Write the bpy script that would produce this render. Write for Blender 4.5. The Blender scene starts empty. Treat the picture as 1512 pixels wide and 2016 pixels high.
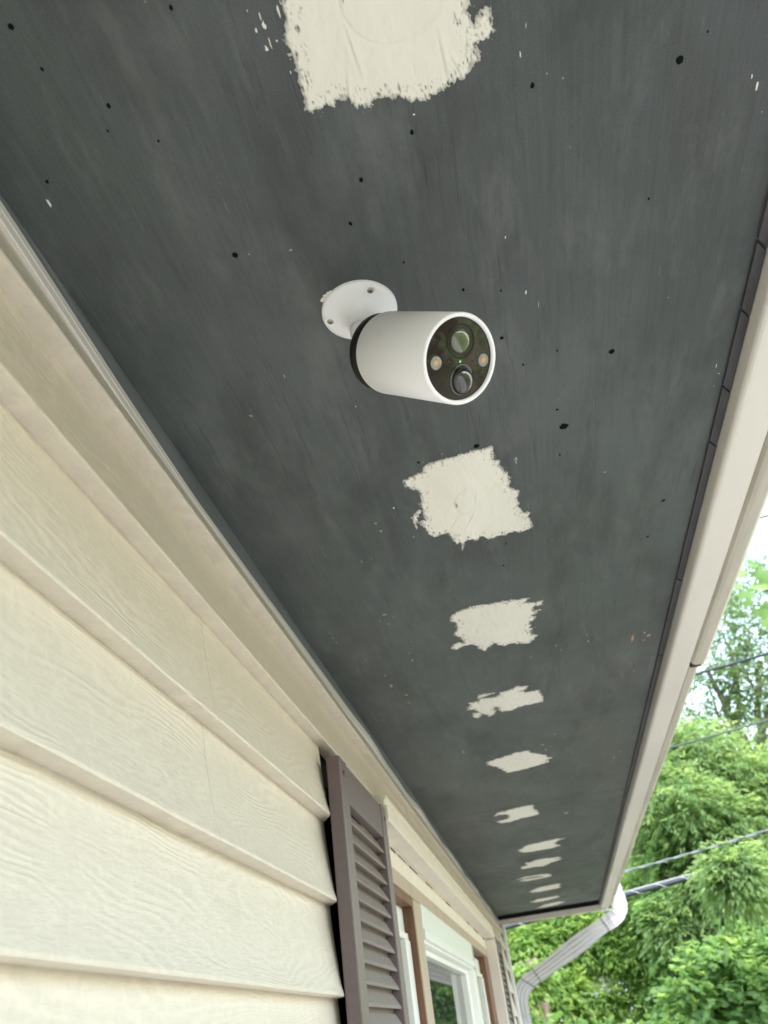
import bpy, bmesh, math, random
import numpy as np
from mathutils import Vector, Matrix, noise as mn

random.seed(7); RNG = np.random.default_rng(7)
SC = bpy.context.scene
COL = SC.collection

# ------------------------------------------------------------------ camera
F_PX = 1600.0; PX, PY = 756.0, 1008.0           # photograph is 1512 x 2016
def _n(v): return v / np.linalg.norm(v)
_Y = _n(np.array([1122 - PX, 2013 - PY, F_PX]))  # eave direction seen by the lens
_t = F_PX ** 2 / (366 * .145 + 1005)
_Z = np.array([-.145 * _t, -_t, F_PX]); _Z = _n(_Z - _Y * (_Z @ _Y)); _X = np.cross(_Y, _Z)
M = np.array([_X, _Y, _Z])                       # camera (right, down, forward) -> world
cam_data = bpy.data.cameras.new('camera'); cam = bpy.data.objects.new('camera', cam_data); COL.objects.link(cam)
cam_data.sensor_fit = 'VERTICAL'; cam_data.sensor_height = 24; cam_data.lens = F_PX / 2016 * 24
cam_data.clip_start = .01; cam_data.clip_end = 3000
R = Matrix([[M[i, 0], -M[i, 1], -M[i, 2]] for i in range(3)])
cam.matrix_world = R.to_4x4()
cam_data.dof.use_dof = True; cam_data.dof.focus_distance = .70; cam_data.dof.aperture_fstop = 8.5
SC.camera = cam
def ray(px, py): return M @ np.array([(px - PX) / F_PX, (py - PY) / F_PX, 1.0])
def at(px, py, y): d = ray(px, py); return Vector(d * (y / d[1]))          # where a sight line meets depth y

# ------------------------------------------------------------------ world, sun, exposure
EL, ROT = math.radians(62), math.radians(150)
w = bpy.data.worlds.new('World'); SC.world = w; w.use_nodes = True
nt = w.node_tree; nt.nodes.clear()
sky = nt.nodes.new('ShaderNodeTexSky'); sky.sky_type = 'NISHITA'; sky.sun_disc = False
sky.sun_elevation = EL; sky.sun_rotation = ROT; sky.air_density = 2.0; sky.dust_density = 1.5; sky.ozone_density = 1.0
hs = nt.nodes.new('ShaderNodeHueSaturation'); hs.inputs['Saturation'].default_value = .9
bg = nt.nodes.new('ShaderNodeBackground'); bg.inputs['Strength'].default_value = .15
wo = nt.nodes.new('ShaderNodeOutputWorld')
nt.links.new(sky.outputs[0], hs.inputs['Color']); nt.links.new(hs.outputs[0], bg.inputs['Color']); nt.links.new(bg.outputs[0], wo.inputs[0])
sun_d = bpy.data.lights.new('sun', 'SUN'); sun_d.energy = 1.9; sun_d.angle = math.radians(30); sun_d.color = (1, .98, .96)
sun = bpy.data.objects.new('sun', sun_d); COL.objects.link(sun)
_s = Vector((math.sin(ROT) * math.cos(EL), math.cos(ROT) * math.cos(EL), math.sin(EL)))
sun.rotation_euler = _s.to_track_quat('Z', 'Y').to_euler()
SC.view_settings.view_transform = 'Standard'; SC.view_settings.look = 'None'
SC.view_settings.exposure = 2.18; SC.view_settings.gamma = 1.0; SC.view_settings.use_curve_mapping = False
SC.render.engine = 'CYCLES'
SC.cycles.max_bounces = 10; SC.cycles.diffuse_bounces = 6; SC.cycles.transparent_max_bounces = 12

# ------------------------------------------------------------------ helpers
def tag(o, label=None, cat=None, group=None, kind=None):
    if label: o['label'] = label
    if cat: o['category'] = cat
    if group: o['group'] = group
    if kind: o['kind'] = kind
    return o
def thing(name, loc, label, cat, group=None):
    o = bpy.data.objects.new(name, None); o.location = loc; o.empty_display_size = .05; COL.objects.link(o)
    return tag(o, label, cat, group)
def wloc(o):
    v = Vector(o.location)
    return v + wloc(o.parent) if o.parent else v
def link(name, me, parent=None, mat=None):
    o = bpy.data.objects.new(name, me); COL.objects.link(o)
    for m in (mat if isinstance(mat, (list, tuple)) else [mat] if mat else []): me.materials.append(m)
    if parent:
        o.parent = parent; o.location = -wloc(parent)      # meshes are written in world metres
    return o
def obj(name, bm, mat, parent=None, smooth=False):
    bmesh.ops.recalc_face_normals(bm, faces=bm.faces)
    me = bpy.data.meshes.new(name); bm.to_mesh(me); bm.free()
    if smooth:
        for p in me.polygons: p.use_smooth = True
    return link(name, me, parent, mat)
def box(bm, x0, x1, y0, y1, z0, z1, bev=0.0):
    r = bmesh.ops.create_cube(bm, size=1)
    vs = r['verts']
    for v in vs: v.co = Vector(((x0 + x1) / 2 + v.co.x * (x1 - x0), (y0 + y1) / 2 + v.co.y * (y1 - y0), (z0 + z1) / 2 + v.co.z * (z1 - z0)))
    if bev:
        es = list({e for v in vs for e in v.link_edges})
        bmesh.ops.bevel(bm, geom=es, offset=bev, segments=2, affect='EDGES', profile=.5)
    return vs
def boxobj(name, dims, mat, parent, bev=0.0):
    bm = bmesh.new(); box(bm, *dims, bev); return obj(name, bm, mat, parent)
def extr_y(bm, prof, ys, fn=None, caps=True):
    """closed profile of (x,z) swept along the list of y values"""
    rings = []
    for y in ys:
        rings.append([bm.verts.new((fn(x, y, z) if fn else (x, y, z))) for x, z in prof])
    n = len(prof)
    for a, b in zip(rings, rings[1:]):
        for i in range(n): bm.faces.new((a[i], a[(i + 1) % n], b[(i + 1) % n], b[i]))
    if caps: bm.faces.new(rings[0]); bm.faces.new(rings[-1][::-1])
def tube(bm, pts, rad, seg=10, cap=True):
    pts = [Vector(p) for p in pts]
    rad = rad if isinstance(rad, (list, tuple)) else [rad] * len(pts)
    rings = []; up = None
    for i, p in enumerate(pts):
        t = (pts[min(i + 1, len(pts) - 1)] - pts[max(i - 1, 0)]).normalized()
        if up is None:
            up = t.orthogonal().normalized()
        up = (up - t * up.dot(t)).normalized(); s = t.cross(up)
        rings.append([bm.verts.new(p + (up * math.cos(2 * math.pi * k / seg) + s * math.sin(2 * math.pi * k / seg)) * rad[i]) for k in range(seg)])
    for a, b in zip(rings, rings[1:]):
        for k in range(seg): bm.faces.new((a[k], a[(k + 1) % seg], b[(k + 1) % seg], b[k]))
    if cap: bm.faces.new(rings[0][::-1]); bm.faces.new(rings[-1])
def lathe(bm, o, ax, prof, seg=48, u=None, close=True):
    """profile of (distance along axis, radius) turned round the axis"""
    o = Vector(o); ax = Vector(ax).normalized(); u = u or ax.orthogonal().normalized(); v = ax.cross(u)
    rings = []
    for d, r in prof:
        if r < 1e-6: rings.append([bm.verts.new(o + ax * d)])
        else: rings.append([bm.verts.new(o + ax * d + (u * math.cos(2 * math.pi * k / seg) + v * math.sin(2 * math.pi * k / seg)) * r) for k in range(seg)])
    for a, b in zip(rings, rings[1:]):
        for k in range(seg):
            q = (k + 1) % seg
            if len(a) == 1 and len(b) == 1: continue
            if len(a) == 1: bm.faces.new((a[0], b[k], b[q]))
            elif len(b) == 1: bm.faces.new((a[k], b[0], a[q]))
            else: bm.faces.new((a[k], b[k], b[q], a[q]))
def fast_mesh(name, V, tris, tone=None):
    me = bpy.data.meshes.new(name); V = np.asarray(V, np.float32); T = np.asarray(tris, np.int32)
    me.vertices.add(len(V)); me.vertices.foreach_set('co', V.ravel())
    me.loops.add(T.size); me.loops.foreach_set('vertex_index', T.ravel())
    me.polygons.add(len(T)); me.polygons.foreach_set('loop_start', np.arange(0, T.size, 3, dtype=np.int32))
    me.polygons.foreach_set('loop_total', np.full(len(T), 3, np.int32))
    if tone is not None:
        a = me.attributes.new('tone', 'FLOAT', 'POINT'); a.data.foreach_set('value', np.asarray(tone, np.float32))
    me.update(); me.validate(); return me

# ------------------------------------------------------------------ materials
class NB:
    def __init__(s, name):
        s.m = bpy.data.materials.new(name); s.m.use_nodes = True; s.t = s.m.node_tree; s.t.nodes.clear()
        s.out = s.n('OutputMaterial'); s.p = s.n('BsdfPrincipled'); s.l(s.p.outputs[0], s.out.inputs[0])
    def n(s, kind, **kw):
        k = s.t.nodes.new('ShaderNode' + kind)
        for a, b in kw.items(): setattr(k, a, b)
        return k
    def l(s, a, b): s.t.links.new(a, b)
    def coord(s, scale=(1, 1, 1), rot=(0, 0, 0), src='Object'):
        c = s.n('TexCoord'); mp = s.n('Mapping'); mp.inputs['Scale'].default_value = scale; mp.inputs['Rotation'].default_value = rot
        s.l(c.outputs[src], mp.inputs[0]); return mp.outputs[0]
    def noise(s, vec, scale, detail=4, rough=.55, dist=0):
        k = s.n('TexNoise'); k.inputs['Scale'].default_value = scale; k.inputs['Detail'].default_value = detail
        k.inputs['Roughness'].default_value = rough; k.inputs['Distortion'].default_value = dist; s.l(vec, k.inputs['Vector']); return k.outputs[0]
    def ramp(s, fac, stops):
        k = s.n('ValToRGB'); e = k.color_ramp.elements
        while len(e) < len(stops): e.new(.5)
        for q, (p, c) in zip(e, stops): q.position = p; q.color = (*c, 1) if len(c) == 3 else c
        s.l(fac, k.inputs[0]); return k.outputs[0]
    def mix(s, fac, a, b, mode='MIX'):
        k = s.n('Mix', data_type='RGBA', blend_type=mode)
        for v, i in ((fac, k.inputs['Factor']), (a, k.inputs[6]), (b, k.inputs[7])):
            if hasattr(v, 'links') or hasattr(v, 'is_output'): s.l(v, i)
            elif isinstance(v, (int, float)): i.default_value = v
            else: i.default_value = (*v, 1)
        return k.outputs[2]
    def math(s, op, a, b=0.0):
        k = s.n('Math', operation=op)
        for v, i in ((a, k.inputs[0]), (b, k.inputs[1])):
            if hasattr(v, 'is_output'): s.l(v, i)
            else: i.default_value = v
        return k.outputs[0]
    def bump(s, h, strength=.3, dist=.001, prev=None):
        k = s.n('Bump'); k.inputs['Strength'].default_value = strength; k.inputs['Distance'].default_value = dist; s.l(h, k.inputs['Height'])
        if prev: s.l(prev, k.inputs['Normal'])
        s.l(k.outputs[0], s.p.inputs['Normal']); return k.outputs[0]
    def set(s, col=None, rough=.5, spec=.5, metal=0):
        if col is not None:
            if hasattr(col, 'is_output'): s.l(col, s.p.inputs['Base Color'])
            else: s.p.inputs['Base Color'].default_value = (*col, 1)
        if hasattr(rough, 'is_output'): s.l(rough, s.p.inputs['Roughness'])
        else: s.p.inputs['Roughness'].default_value = rough
        s.p.inputs['Specular IOR Level'].default_value = spec; s.p.inputs['Metallic'].default_value = metal
        return s.m
def plain(name, col, rough=.5, spec=.5, metal=0, var=.12, scale=40, bump=.0, stretch=(1, 1, 1)):
    b = NB(name); v = b.coord(stretch); f = b.noise(v, scale, 5)
    c = b.ramp(f, [(.3, tuple(k * (1 - var) for k in col)), (.7, tuple(min(1, k * (1 + var * .6)) for k in col))])
    if bump: b.bump(f, bump, .0006)
    return b.set(c, rough, spec, metal)

def mat_soffit():
    b = NB('weathered charcoal paint on plywood')
    big = b.noise(b.coord((1, .55, 1)), 5.5, 6, .6, .4)
    c = b.ramp(big, [(.36, (.036, .043, .047)), (.46, (.056, .067, .075)), (.56, (.077, .089, .098)), (.68, (.106, .119, .129))])
    hue = b.noise(b.coord((1, .4, 1)), 3.1, 3, .5, .2)
    c = b.mix(b.ramp(hue, [(.42, (0, 0, 0)), (.60, (.8, .8, .8))]), c, (.054, .077, .073))
    hue2 = b.noise(b.coord((1.3, .3, 1)), 2.3, 3, .5, .3)
    c = b.mix(b.ramp(hue2, [(.55, (0, 0, 0)), (.72, (.6, .6, .6))]), c, (.072, .070, .067))
    streak = b.noise(b.coord((1, .07, 1)), 130, 5, .7)
    c = b.mix(b.ramp(streak, [(.30, (.55, .55, .55)), (.48, (0, 0, 0))]), c, (.030, .033, .034))
    sc = b.noise(b.coord((1, .06, 1)), 420, 2, .5)
    c = b.mix(b.ramp(sc, [(.69, (0, 0, 0)), (.76, (.35, .35, .35))]), c, (.22, .23, .22))
    fine = b.noise(b.coord(), 900, 2, .5)
    c = b.mix(.33, c, b.ramp(fine, [(.3, (.03, .033, .033)), (.7, (.12, .125, .125))]))
    s2 = b.noise(b.coord((1, .025, 1)), 360, 4, .7)
    c = b.mix(b.ramp(s2, [(.35, (0, 0, 0)), (.75, (.36, .36, .36))]), c, (.112, .125, .126))
    smear = b.noise(b.coord((1, .32, 1), (0, 0, .06)), 24, 6, .68, .25)
    c = b.mix(b.ramp(smear, [(.53, (0, 0, 0)), (.70, (.6, .6, .6))]), c, (.122, .129, .132))
    dk = b.noise(b.coord((1, .3, 1)), 17, 6, .66, .2)
    c = b.mix(b.ramp(dk, [(.50, (0, 0, 0)), (.68, (.65, .65, .65))]), c, (.036, .041, .043))
    crack = b.noise(b.coord((1, .055, 1)), 85, 5, .7, .05)
    mask = b.noise(b.coord((1, .3, 1)), 9, 2)
    ck = b.math('MULTIPLY', b.ramp(crack, [(.36, (1, 1, 1)), (.40, (0, 0, 0))]), b.ramp(mask, [(.45, (0, 0, 0)), (.6, (1, 1, 1))]))
    inv = b.math('SUBTRACT', 1.0, ck)
    n1 = b.bump(inv, .5, .0012)
    n2 = b.bump(streak, .5, .0007, n1)
    b.bump(fine, .15, .0003, n2)
    r = b.ramp(big, [(.3, (.62, .62, .62)), (.7, (.46, .46, .46))])
    return b.set(c, r, .45)
def mat_siding(name='embossed cream vinyl', col=(.645, .588, .512)):
    b = NB(name)
    d = b.noise(b.coord((1, 1.1, 6)), 2.0, 2, .45)                       # bends the grain into cathedrals
    v = b.coord((1, 1, 1))
    sep = b.n('SeparateXYZ'); b.l(v, sep.inputs[0])
    ph = b.math('ADD', b.math('MULTIPLY', sep.outputs[2], 760.0), b.math('MULTIPLY', d, 170.0))
    jit = b.noise(b.coord((1, .55, 2.2)), 70, 4, .6)
    ph = b.math('ADD', ph, b.math('MULTIPLY', jit, 7.0))
    wv = b.math('SINE', ph, 0)
    br = b.noise(b.coord((1, .25, 1.4)), 260, 3, .6)
    wm = b.ramp(b.noise(b.coord((1, .6, 1.2)), 16, 3, .6), [(.40, (.02, .02, .02)), (.66, (.42, .42, .42))])
    h = b.math('ADD', b.math('MULTIPLY', wv, wm), b.math('MULTIPLY', br, 1.5))
    speck = b.noise(b.coord((1, .8, .6)), 150, 3, .6, .6)
    h2 = b.math('ADD', h, b.math('MULTIPLY', speck, .9))
    b.bump(h2, .5, .0006)
    c = b.ramp(b.math('MULTIPLY', h, .5), [(.0, tuple(k * .90 for k in col)), (.75, tuple(min(1, k * 1.05) for k in col))])
    c = b.mix(b.math('MULTIPLY', b.ramp(wv, [(.45, (0, 0, 0)), (.9, (1, 1, 1))]), wm), c, tuple(min(1, k * 1.13) for k in col))
    bl = b.noise(b.coord((1, 1.0, .75)), 105, 4, .6, .9)
    c = b.mix(b.ramp(bl, [(.47, (0, 0, 0)), (.64, (.42, .42, .42))]), c, tuple(min(1, k * 1.12) for k in col))
    dirt = b.noise(b.coord((1, .5, 1)), 7, 5, .6)
    c = b.mix(b.ramp(dirt, [(.5, (0, 0, 0)), (.75, (.22, .22, .22))]), c, tuple(k * q for k, q in zip(col, (.86, .84, .80))))
    return b.set(c, .42, .45)
def mat_filler():
    b = NB('dried spackle')
    f = b.noise(b.coord((1, .25, 1)), 90, 5, .6); g = b.noise(b.coord((1, .3, 1)), 14, 4)
    c = b.ramp(g, [(.3, (.74, .715, .65)), (.7, (.82, .80, .735))])
    th = b.noise(b.coord((1, .2, 1)), 55, 4, .7)
    c = b.mix(b.ramp(th, [(.64, (0, 0, 0)), (.80, (.5, .5, .5))]), c, (.48, .475, .45))
    a = b.n('Attribute', attribute_name='tone'); dr = b.noise(b.coord((1, .18, 1)), 330, 4, .7)
    film = b.math('ADD', a.outputs['Fac'], b.math('MULTIPLY', b.math('SUBTRACT', dr, .5), 1.1))
    c = b.mix(b.ramp(film, [(.10, (.85, .85, .85)), (.55, (0, 0, 0))]), c, (.34, .335, .31))          # thin dragged film lets the paint show
    n = b.bump(f, .7, .001); b.bump(b.noise(b.coord((1, .5, 1), (0, 0, .4)), 45, 3, .5, 1.2), .8, .0016, n)
    return b.set(c, .75, .3)
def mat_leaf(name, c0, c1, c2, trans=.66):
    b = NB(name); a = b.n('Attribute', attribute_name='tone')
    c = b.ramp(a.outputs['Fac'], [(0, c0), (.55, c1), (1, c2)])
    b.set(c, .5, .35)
    tr = b.n('BsdfTranslucent'); k = b.n('Mix', data_type='RGBA', blend_type='MULTIPLY'); k.inputs[0].default_value = 1
    b.l(c, k.inputs[6]); k.inputs[7].default_value = (1.25, 1.15, .85, 1); b.l(k.outputs[2], tr.inputs[0])
    mx = b.n('MixShader'); mx.inputs[0].default_value = trans
    b.l(b.p.outputs[0], mx.inputs[1]); b.l(tr.outputs[0], mx.inputs[2]); b.l(mx.outputs[0], b.out.inputs[0])
    return b.m
def mat_bark(name, col):
    b = NB(name); f = b.noise(b.coord((1, 1, .2)), 26, 5, .65)
    b.bump(f, .8, .02); return b.set(b.ramp(f, [(.3, tuple(k * .5 for k in col)), (.7, tuple(k * 1.3 for k in col))]), .85, .2)

m_soffit = mat_soffit(); m_siding = mat_siding(); m_filler = mat_filler()
m_bead = plain('grey painted bead', (.15, .165, .175), .5, .4, var=.2, scale=30, stretch=(1, .2, 1), bump=.2)
m_hole = plain('black void of old nail hole', (.006, .006, .006), .9, .1)
m_chip = plain('bare tan wood', (.48, .33, .235), .8, .2, var=.35, scale=300, stretch=(1, .15, 1))
m_trim = plain('white painted trim', (.74, .69, .66), .4, .5, var=.05, scale=18, stretch=(1, .3, 1))
m_cream = plain('cream window trim', (.70, .65, .575), .5, .45, var=.07, scale=22)
m_fascia = plain('ivory aluminium fascia', (.77, .73, .69), .38, .5, var=.08, scale=12, stretch=(1, .2, 1), bump=.05)
m_gutter = plain('weathered ivory gutter', (.56, .52, .46), .45, .5, var=.2, scale=14, stretch=(3, .25, 1), bump=.08)
m_dirt_shade = plain('dark grime and gap shade', (.055, .04, .035), .8, .2, var=.4, scale=60)
m_shutter = plain('mauve brown vinyl shutter', (.132, .101, .108), .42, .5, var=.09, scale=160, stretch=(1, .1, 1), bump=.25)
m_slat = plain('faded brown shutter slat', (.225, .190, .175), .5, .45, var=.10, scale=120, stretch=(1, .15, 1), bump=.2)
m_screw = plain('dark shutter screw', (.05, .045, .05), .35, .6)
m_gap_shade = plain('black gap shade backing', (.008, .008, .008), .95, .1)  # flat black stands in for the shade behind the cut siding ends
m_pipe = plain('white aluminium downspout', (.54, .53, .57), .4, .5, var=.08, scale=14, bump=.05)
m_taupe = plain('taupe painted mullion', (.43, .35, .28), .55, .4, var=.10, scale=30, stretch=(1, 1, .2), bump=.15)
m_brown = plain('brown stained jamb', (.165, .078, .045), .55, .4, var=.3, scale=60, stretch=(1, 1, .1), bump=.2)
m_sash = plain('white vinyl sash', (.78, .79, .78), .35, .5, var=.03, scale=12)
m_panel = plain('white metal panel over window', (.72, .76, .73), .35, .5, var=.03, scale=20)
m_roof = plain('grey roof shingles', (.14, .14, .15), .9, .2, var=.4, scale=30)
m_dark = plain('dark room behind glass', (.02, .022, .022), .8, .2)
b = NB('window glass'); m_glass = b.set((.03, .04, .035), .015, .5); b.p.inputs['IOR'].default_value = 2.2
m_white = plain('white camera plastic', (.88, .875, .93), .42, .5, var=.015, scale=20)
m_black = plain('black camera rubber', (.008, .008, .009), .5, .4)
b = NB('smoked front glass'); m_face = b.set((.030, .020, .020), .02, .5); b.p.inputs['IOR'].default_value = 1.85
b = NB('black dome'); m_dome = b.set((.004, .004, .006), .02, .5); b.p.inputs['IOR'].default_value = 2.0
m_ring = plain('black lens ring', (.006, .006, .006), .35, .5)
b = NB('coated lens'); m_lens = b.set((.06, .075, .035), .08, 1.0); b.p.inputs['Coat Weight'].default_value = 1
b = NB('spotlight diffuser'); m_spot = b.set((.26, .25, .24), .25, .6)
b = NB('warm emitter'); m_amber = b.set((.62, .32, .12), .4, .5)
b = NB('green indicator'); m_green = b.set((.1, .6, .08), .3, .5); b.p.inputs['Emission Color'].default_value = (.15, 1, .1, 1); b.p.inputs['Emission Strength'].default_value = .25
m_steel = plain('steel screw', (.42, .38, .30), .35, .6, metal=1)
m_cable = plain('black cable sheath', (.045, .05, .06), .5, .5)
m_cablegrey = plain('weathered aluminium cable', (.26, .27, .28), .5, .5)
m_lash = plain('bright lashing wire', (.6, .6, .6), .4, .5)

# patch and hole outlines on the soffit, metres (x, y)
PATCHES=[
[[(-0.0411,0.2206),(-0.0422,0.2293),(-0.0441,0.2391),(-0.0456,0.2506),(-0.0454,0.2595),(-0.0446,0.2689),(-0.045,0.2807),(-0.0454,0.2861),(-0.0413,0.2888),(-0.0363,0.2879),(-0.0313,0.2868),(-0.027,0.2886),(-0.025,0.2854),(-0.0207,0.2848),(-0.017,0.2864),(-0.0148,0.2925),(-0.0103,0.2937),(-0.0045,0.2946),(-0.0021,0.2916),(0.0033,0.2912),(0.0111,0.2935),(0.0189,0.2963),(0.022,0.2992),(0.0247,0.2969),(0.0313,0.2999),(0.0375,0.2985),(0.0424,0.2967),(0.0486,0.2942),(0.0546,0.2922),(0.0595,0.2905),(0.0616,0.2864),(0.0636,0.2835),(0.0657,0.2852),(0.0672,0.2799),(0.0676,0.2755),(0.065,0.2754),(0.0668,0.2737),(0.0727,0.2713),(0.0763,0.2679),(0.0775,0.2639),(0.0762,0.2573),(0.0741,0.2539),(0.0714,0.254),(0.0696,0.2567),(0.0673,0.2572),(0.0646,0.2628),(0.064,0.2574),(0.0632,0.2525),(0.0651,0.2473),(0.0662,0.2416),(0.0642,0.2353),(0.0626,0.2216),(0.0433,0.2132),(0.0135,0.2086),(-0.0249,0.1983),(-0.0345,0.2014),(-0.0396,0.2094)]],
[[(-0.0551,0.7055),(-0.0356,0.6998),(-0.0318,0.699),(-0.0315,0.6907),(-0.0276,0.6879),(-0.0176,0.6853),(0.0033,0.6827),(0.0228,0.6796),(0.0443,0.6797),(0.0448,0.6855),(0.0426,0.6928),(0.0436,0.7035),(0.0494,0.7077),(0.0488,0.7159),(0.0552,0.7312),(0.0568,0.7407),(0.0559,0.7493),(0.0576,0.7522),(0.0558,0.7607),(0.0605,0.7671),(0.0665,0.7717),(0.065,0.7806),(0.0627,0.7869),(0.0641,0.7972),(0.0662,0.808),(0.067,0.8184),(0.0765,0.8234),(0.0732,0.8311),(0.0766,0.8403),(0.0777,0.8541),(0.0718,0.8626),(0.0647,0.8653),(0.0553,0.8587),(0.0437,0.8638),(0.0354,0.8618),(0.0239,0.8655),(0.0136,0.8544),(0.0102,0.8614),(0.002,0.8581),(-0.0038,0.8599),(-0.01,0.8775),(-0.0099,0.8574),(-0.0172,0.8658),(-0.018,0.8485),(-0.023,0.8327),(-0.0313,0.8321),(-0.0385,0.8347),(-0.0457,0.8263),(-0.0499,0.8086),(-0.0505,0.7952),(-0.045,0.7898),(-0.0447,0.7748),(-0.045,0.76),(-0.0415,0.7377),(-0.0429,0.7302),(-0.0521,0.7245),(-0.0558,0.7163)],[(-0.0571,0.811),(-0.0573,0.7952),(-0.0578,0.7822),(-0.0512,0.7698),(-0.045,0.7685),(-0.0464,0.7754),(-0.052,0.7832),(-0.0547,0.7962)],[(0.0628,0.7116),(0.0695,0.7071),(0.0658,0.7196),(0.0639,0.7204)]],
[[(-0.0508,1.0625),(-0.0444,1.053),(-0.0315,1.045),(-0.0162,1.04),(0.0087,1.041),(0.0377,1.045),(0.0683,1.0467),(0.0688,1.0513),(0.0576,1.0563),(0.0587,1.0636),(0.086,1.0673),(0.082,1.0775),(0.0714,1.0814),(0.0694,1.0946),(0.08,1.0941),(0.0735,1.1072),(0.0674,1.108),(0.0707,1.1205),(0.0632,1.1357),(0.0646,1.1594),(0.0654,1.1795),(0.0733,1.1813),(0.0654,1.1998),(0.0584,1.2109),(0.0441,1.2019),(0.0314,1.1977),(0.0196,1.2025),(0.012,1.1946),(0.0065,1.1815),(-0.0043,1.1949),(-0.0117,1.204),(-0.0203,1.1913),(-0.0238,1.1771),(-0.0346,1.1718),(-0.0412,1.1727),(-0.0551,1.1805),(-0.0608,1.1673),(-0.0571,1.1567),(-0.0473,1.1554),(-0.0394,1.1633),(-0.0412,1.1443),(-0.0445,1.1309),(-0.0544,1.1222),(-0.0449,1.1076),(-0.0423,1.0863),(-0.0497,1.0719)]],
[[(-0.0679,1.4668),(-0.0589,1.4366),(-0.0619,1.4292),(-0.0429,1.4284),(-0.0399,1.3967),(-0.0213,1.3959),(-0.0031,1.4004),(-0.032,1.412),(-0.0345,1.419),(-0.0085,1.4221),(-0.0015,1.4039),(0.0229,1.3983),(0.029,1.3883),(0.0486,1.3988),(0.0453,1.4103),(0.0385,1.4174),(0.0437,1.4257),(0.0696,1.4315),(0.0709,1.4515),(0.0742,1.4701),(0.0725,1.4952),(0.0443,1.4971),(0.0285,1.5031),(0.0163,1.5114),(-0.0075,1.5132),(-0.0112,1.4838),(-0.0184,1.4768),(-0.0169,1.5078),(-0.0302,1.525),(-0.0384,1.5048),(-0.0416,1.4968),(-0.0518,1.522),(-0.0622,1.5066),(-0.0595,1.4896),(-0.0488,1.4897),(-0.0545,1.4684)]],
[[(-0.0613,1.8288),(-0.0457,1.8219),(-0.0242,1.8106),(-0.0005,1.797),(0.0314,1.7953),(0.0395,1.8184),(0.0572,1.8379),(0.0706,1.8548),(0.0702,1.8715),(0.0838,1.8889),(0.0695,1.897),(0.0786,1.9161),(0.0544,1.927),(0.0226,1.9422),(-0.0239,1.9482),(-0.0317,1.9196),(-0.0435,1.8844),(-0.0623,1.8541)]],
[[(-0.0915,2.3797),(-0.078,2.3415),(-0.0625,2.3331),(-0.0516,2.3485),(-0.0475,2.3313),(-0.0114,2.3192),(0.0241,2.3136),(0.025,2.3674),(0.0366,2.4247),(0.0328,2.4501),(0.0063,2.4578),(-0.0123,2.4576),(-0.0448,2.4832),(-0.073,2.4828),(-0.0896,2.4541),(-0.0795,2.443),(-0.0637,2.4381),(-0.0506,2.4268),(-0.0509,2.3837),(-0.0624,2.3746),(-0.0743,2.3722)]],
[[(-0.0545,2.9494),(-0.0391,2.9332),(-0.0304,2.9013),(-0.0115,2.8794),(0.0314,2.8701),(0.074,2.8608),(0.0811,2.8578),(0.1126,2.8762),(0.0913,2.8856),(0.0787,2.9028),(0.0764,2.9394),(0.0903,2.9917),(0.0643,3.0085),(0.0272,3.0155),(-0.0172,3.0157),(-0.0426,3.0023)]],
[[(-0.0637,3.3433),(-0.0568,3.2869),(-0.0365,3.2826),(-0.0415,3.2168),(-0.0221,3.2242),(-0.0094,3.2013),(0.0223,3.1859),(0.0531,3.2043),(0.0842,3.207),(0.0918,3.2304),(0.0681,3.2422),(0.1015,3.2514),(0.0754,3.2849),(0.051,3.3091),(0.0255,3.3581),(-0.0147,3.3424),(-0.0475,3.3471)]],
[[(-0.0899,3.5831),(-0.0654,3.5458),(-0.0308,3.5404),(0.012,3.5439),(0.0375,3.5569),(0.0535,3.6224),(0.0267,3.6459),(-0.0177,3.6567),(-0.0576,3.6578),(-0.0848,3.6275),(-0.0684,3.6068),(-0.0246,3.6047),(0.01,3.6132),(0.0148,3.5981),(-0.0149,3.5775),(-0.0585,3.5823)]],
[[(-0.0604,3.983),(-0.0373,3.9403),(-0.0168,3.8959),(0.0397,3.8778),(0.0722,3.8756),(0.0859,3.8976),(0.0762,3.936),(0.084,4.0129),(0.0464,4.0212),(-0.0021,4.0347),(-0.0404,4.0248)]],
[[(-0.0756,4.3381),(-0.0515,4.3191),(-0.0347,4.2794),(0.0217,4.2702),(0.0624,4.2618),(0.0771,4.319),(0.051,4.3466),(-0.0017,4.3827),(-0.0434,4.3796)]],
[[(-0.0547,4.6221),(-0.023,4.5724),(-0.0107,4.5214),(0.0272,4.505),(0.07,4.4955),(0.1017,4.5361),(0.08,4.5734),(0.0468,4.6194),(0.0027,4.6296)]]]
HOLES=[(-0.1255,0.3797,0.0023),(-0.0218,0.3443,0.0014),(-0.0370,0.3769,0.0011),(-0.0052,0.4225,0.0008),(0.0368,0.4635,0.0012),(0.0637,0.5277,0.0018),(0.1117,0.5594,0.0009),(0.0805,0.5680,0.0009),(0.1611,0.5767,0.0028),(0.1106,0.6432,0.0015),(0.1170,0.6724,0.0046),(0.1123,0.7202,0.0011),(0.0271,0.6741,0.0031),(-0.0345,0.6806,0.0016),(0.0437,0.8845,0.0013),(0.0367,0.9393,0.0013),(0.0990,0.3081,0.0013),(0.1934,0.3162,0.0026),(0.0183,0.3190,0.0013),(-0.1611,0.2523,0.0012),(-0.1875,0.2224,0.0009),(-0.1913,0.1969,0.0017),(-0.1690,0.2669,0.0006),(-0.2224,0.2890,0.0010),(-0.1418,0.2815,0.0007),(-0.1022,0.2093,0.0011),(0.2224,0.9391,0.0019),(0.2345,0.8579,0.0024),(0.2091,0.3024,0.0006),(0.1819,0.4179,0.0008),(0.0667,0.4738,0.0008)]
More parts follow.
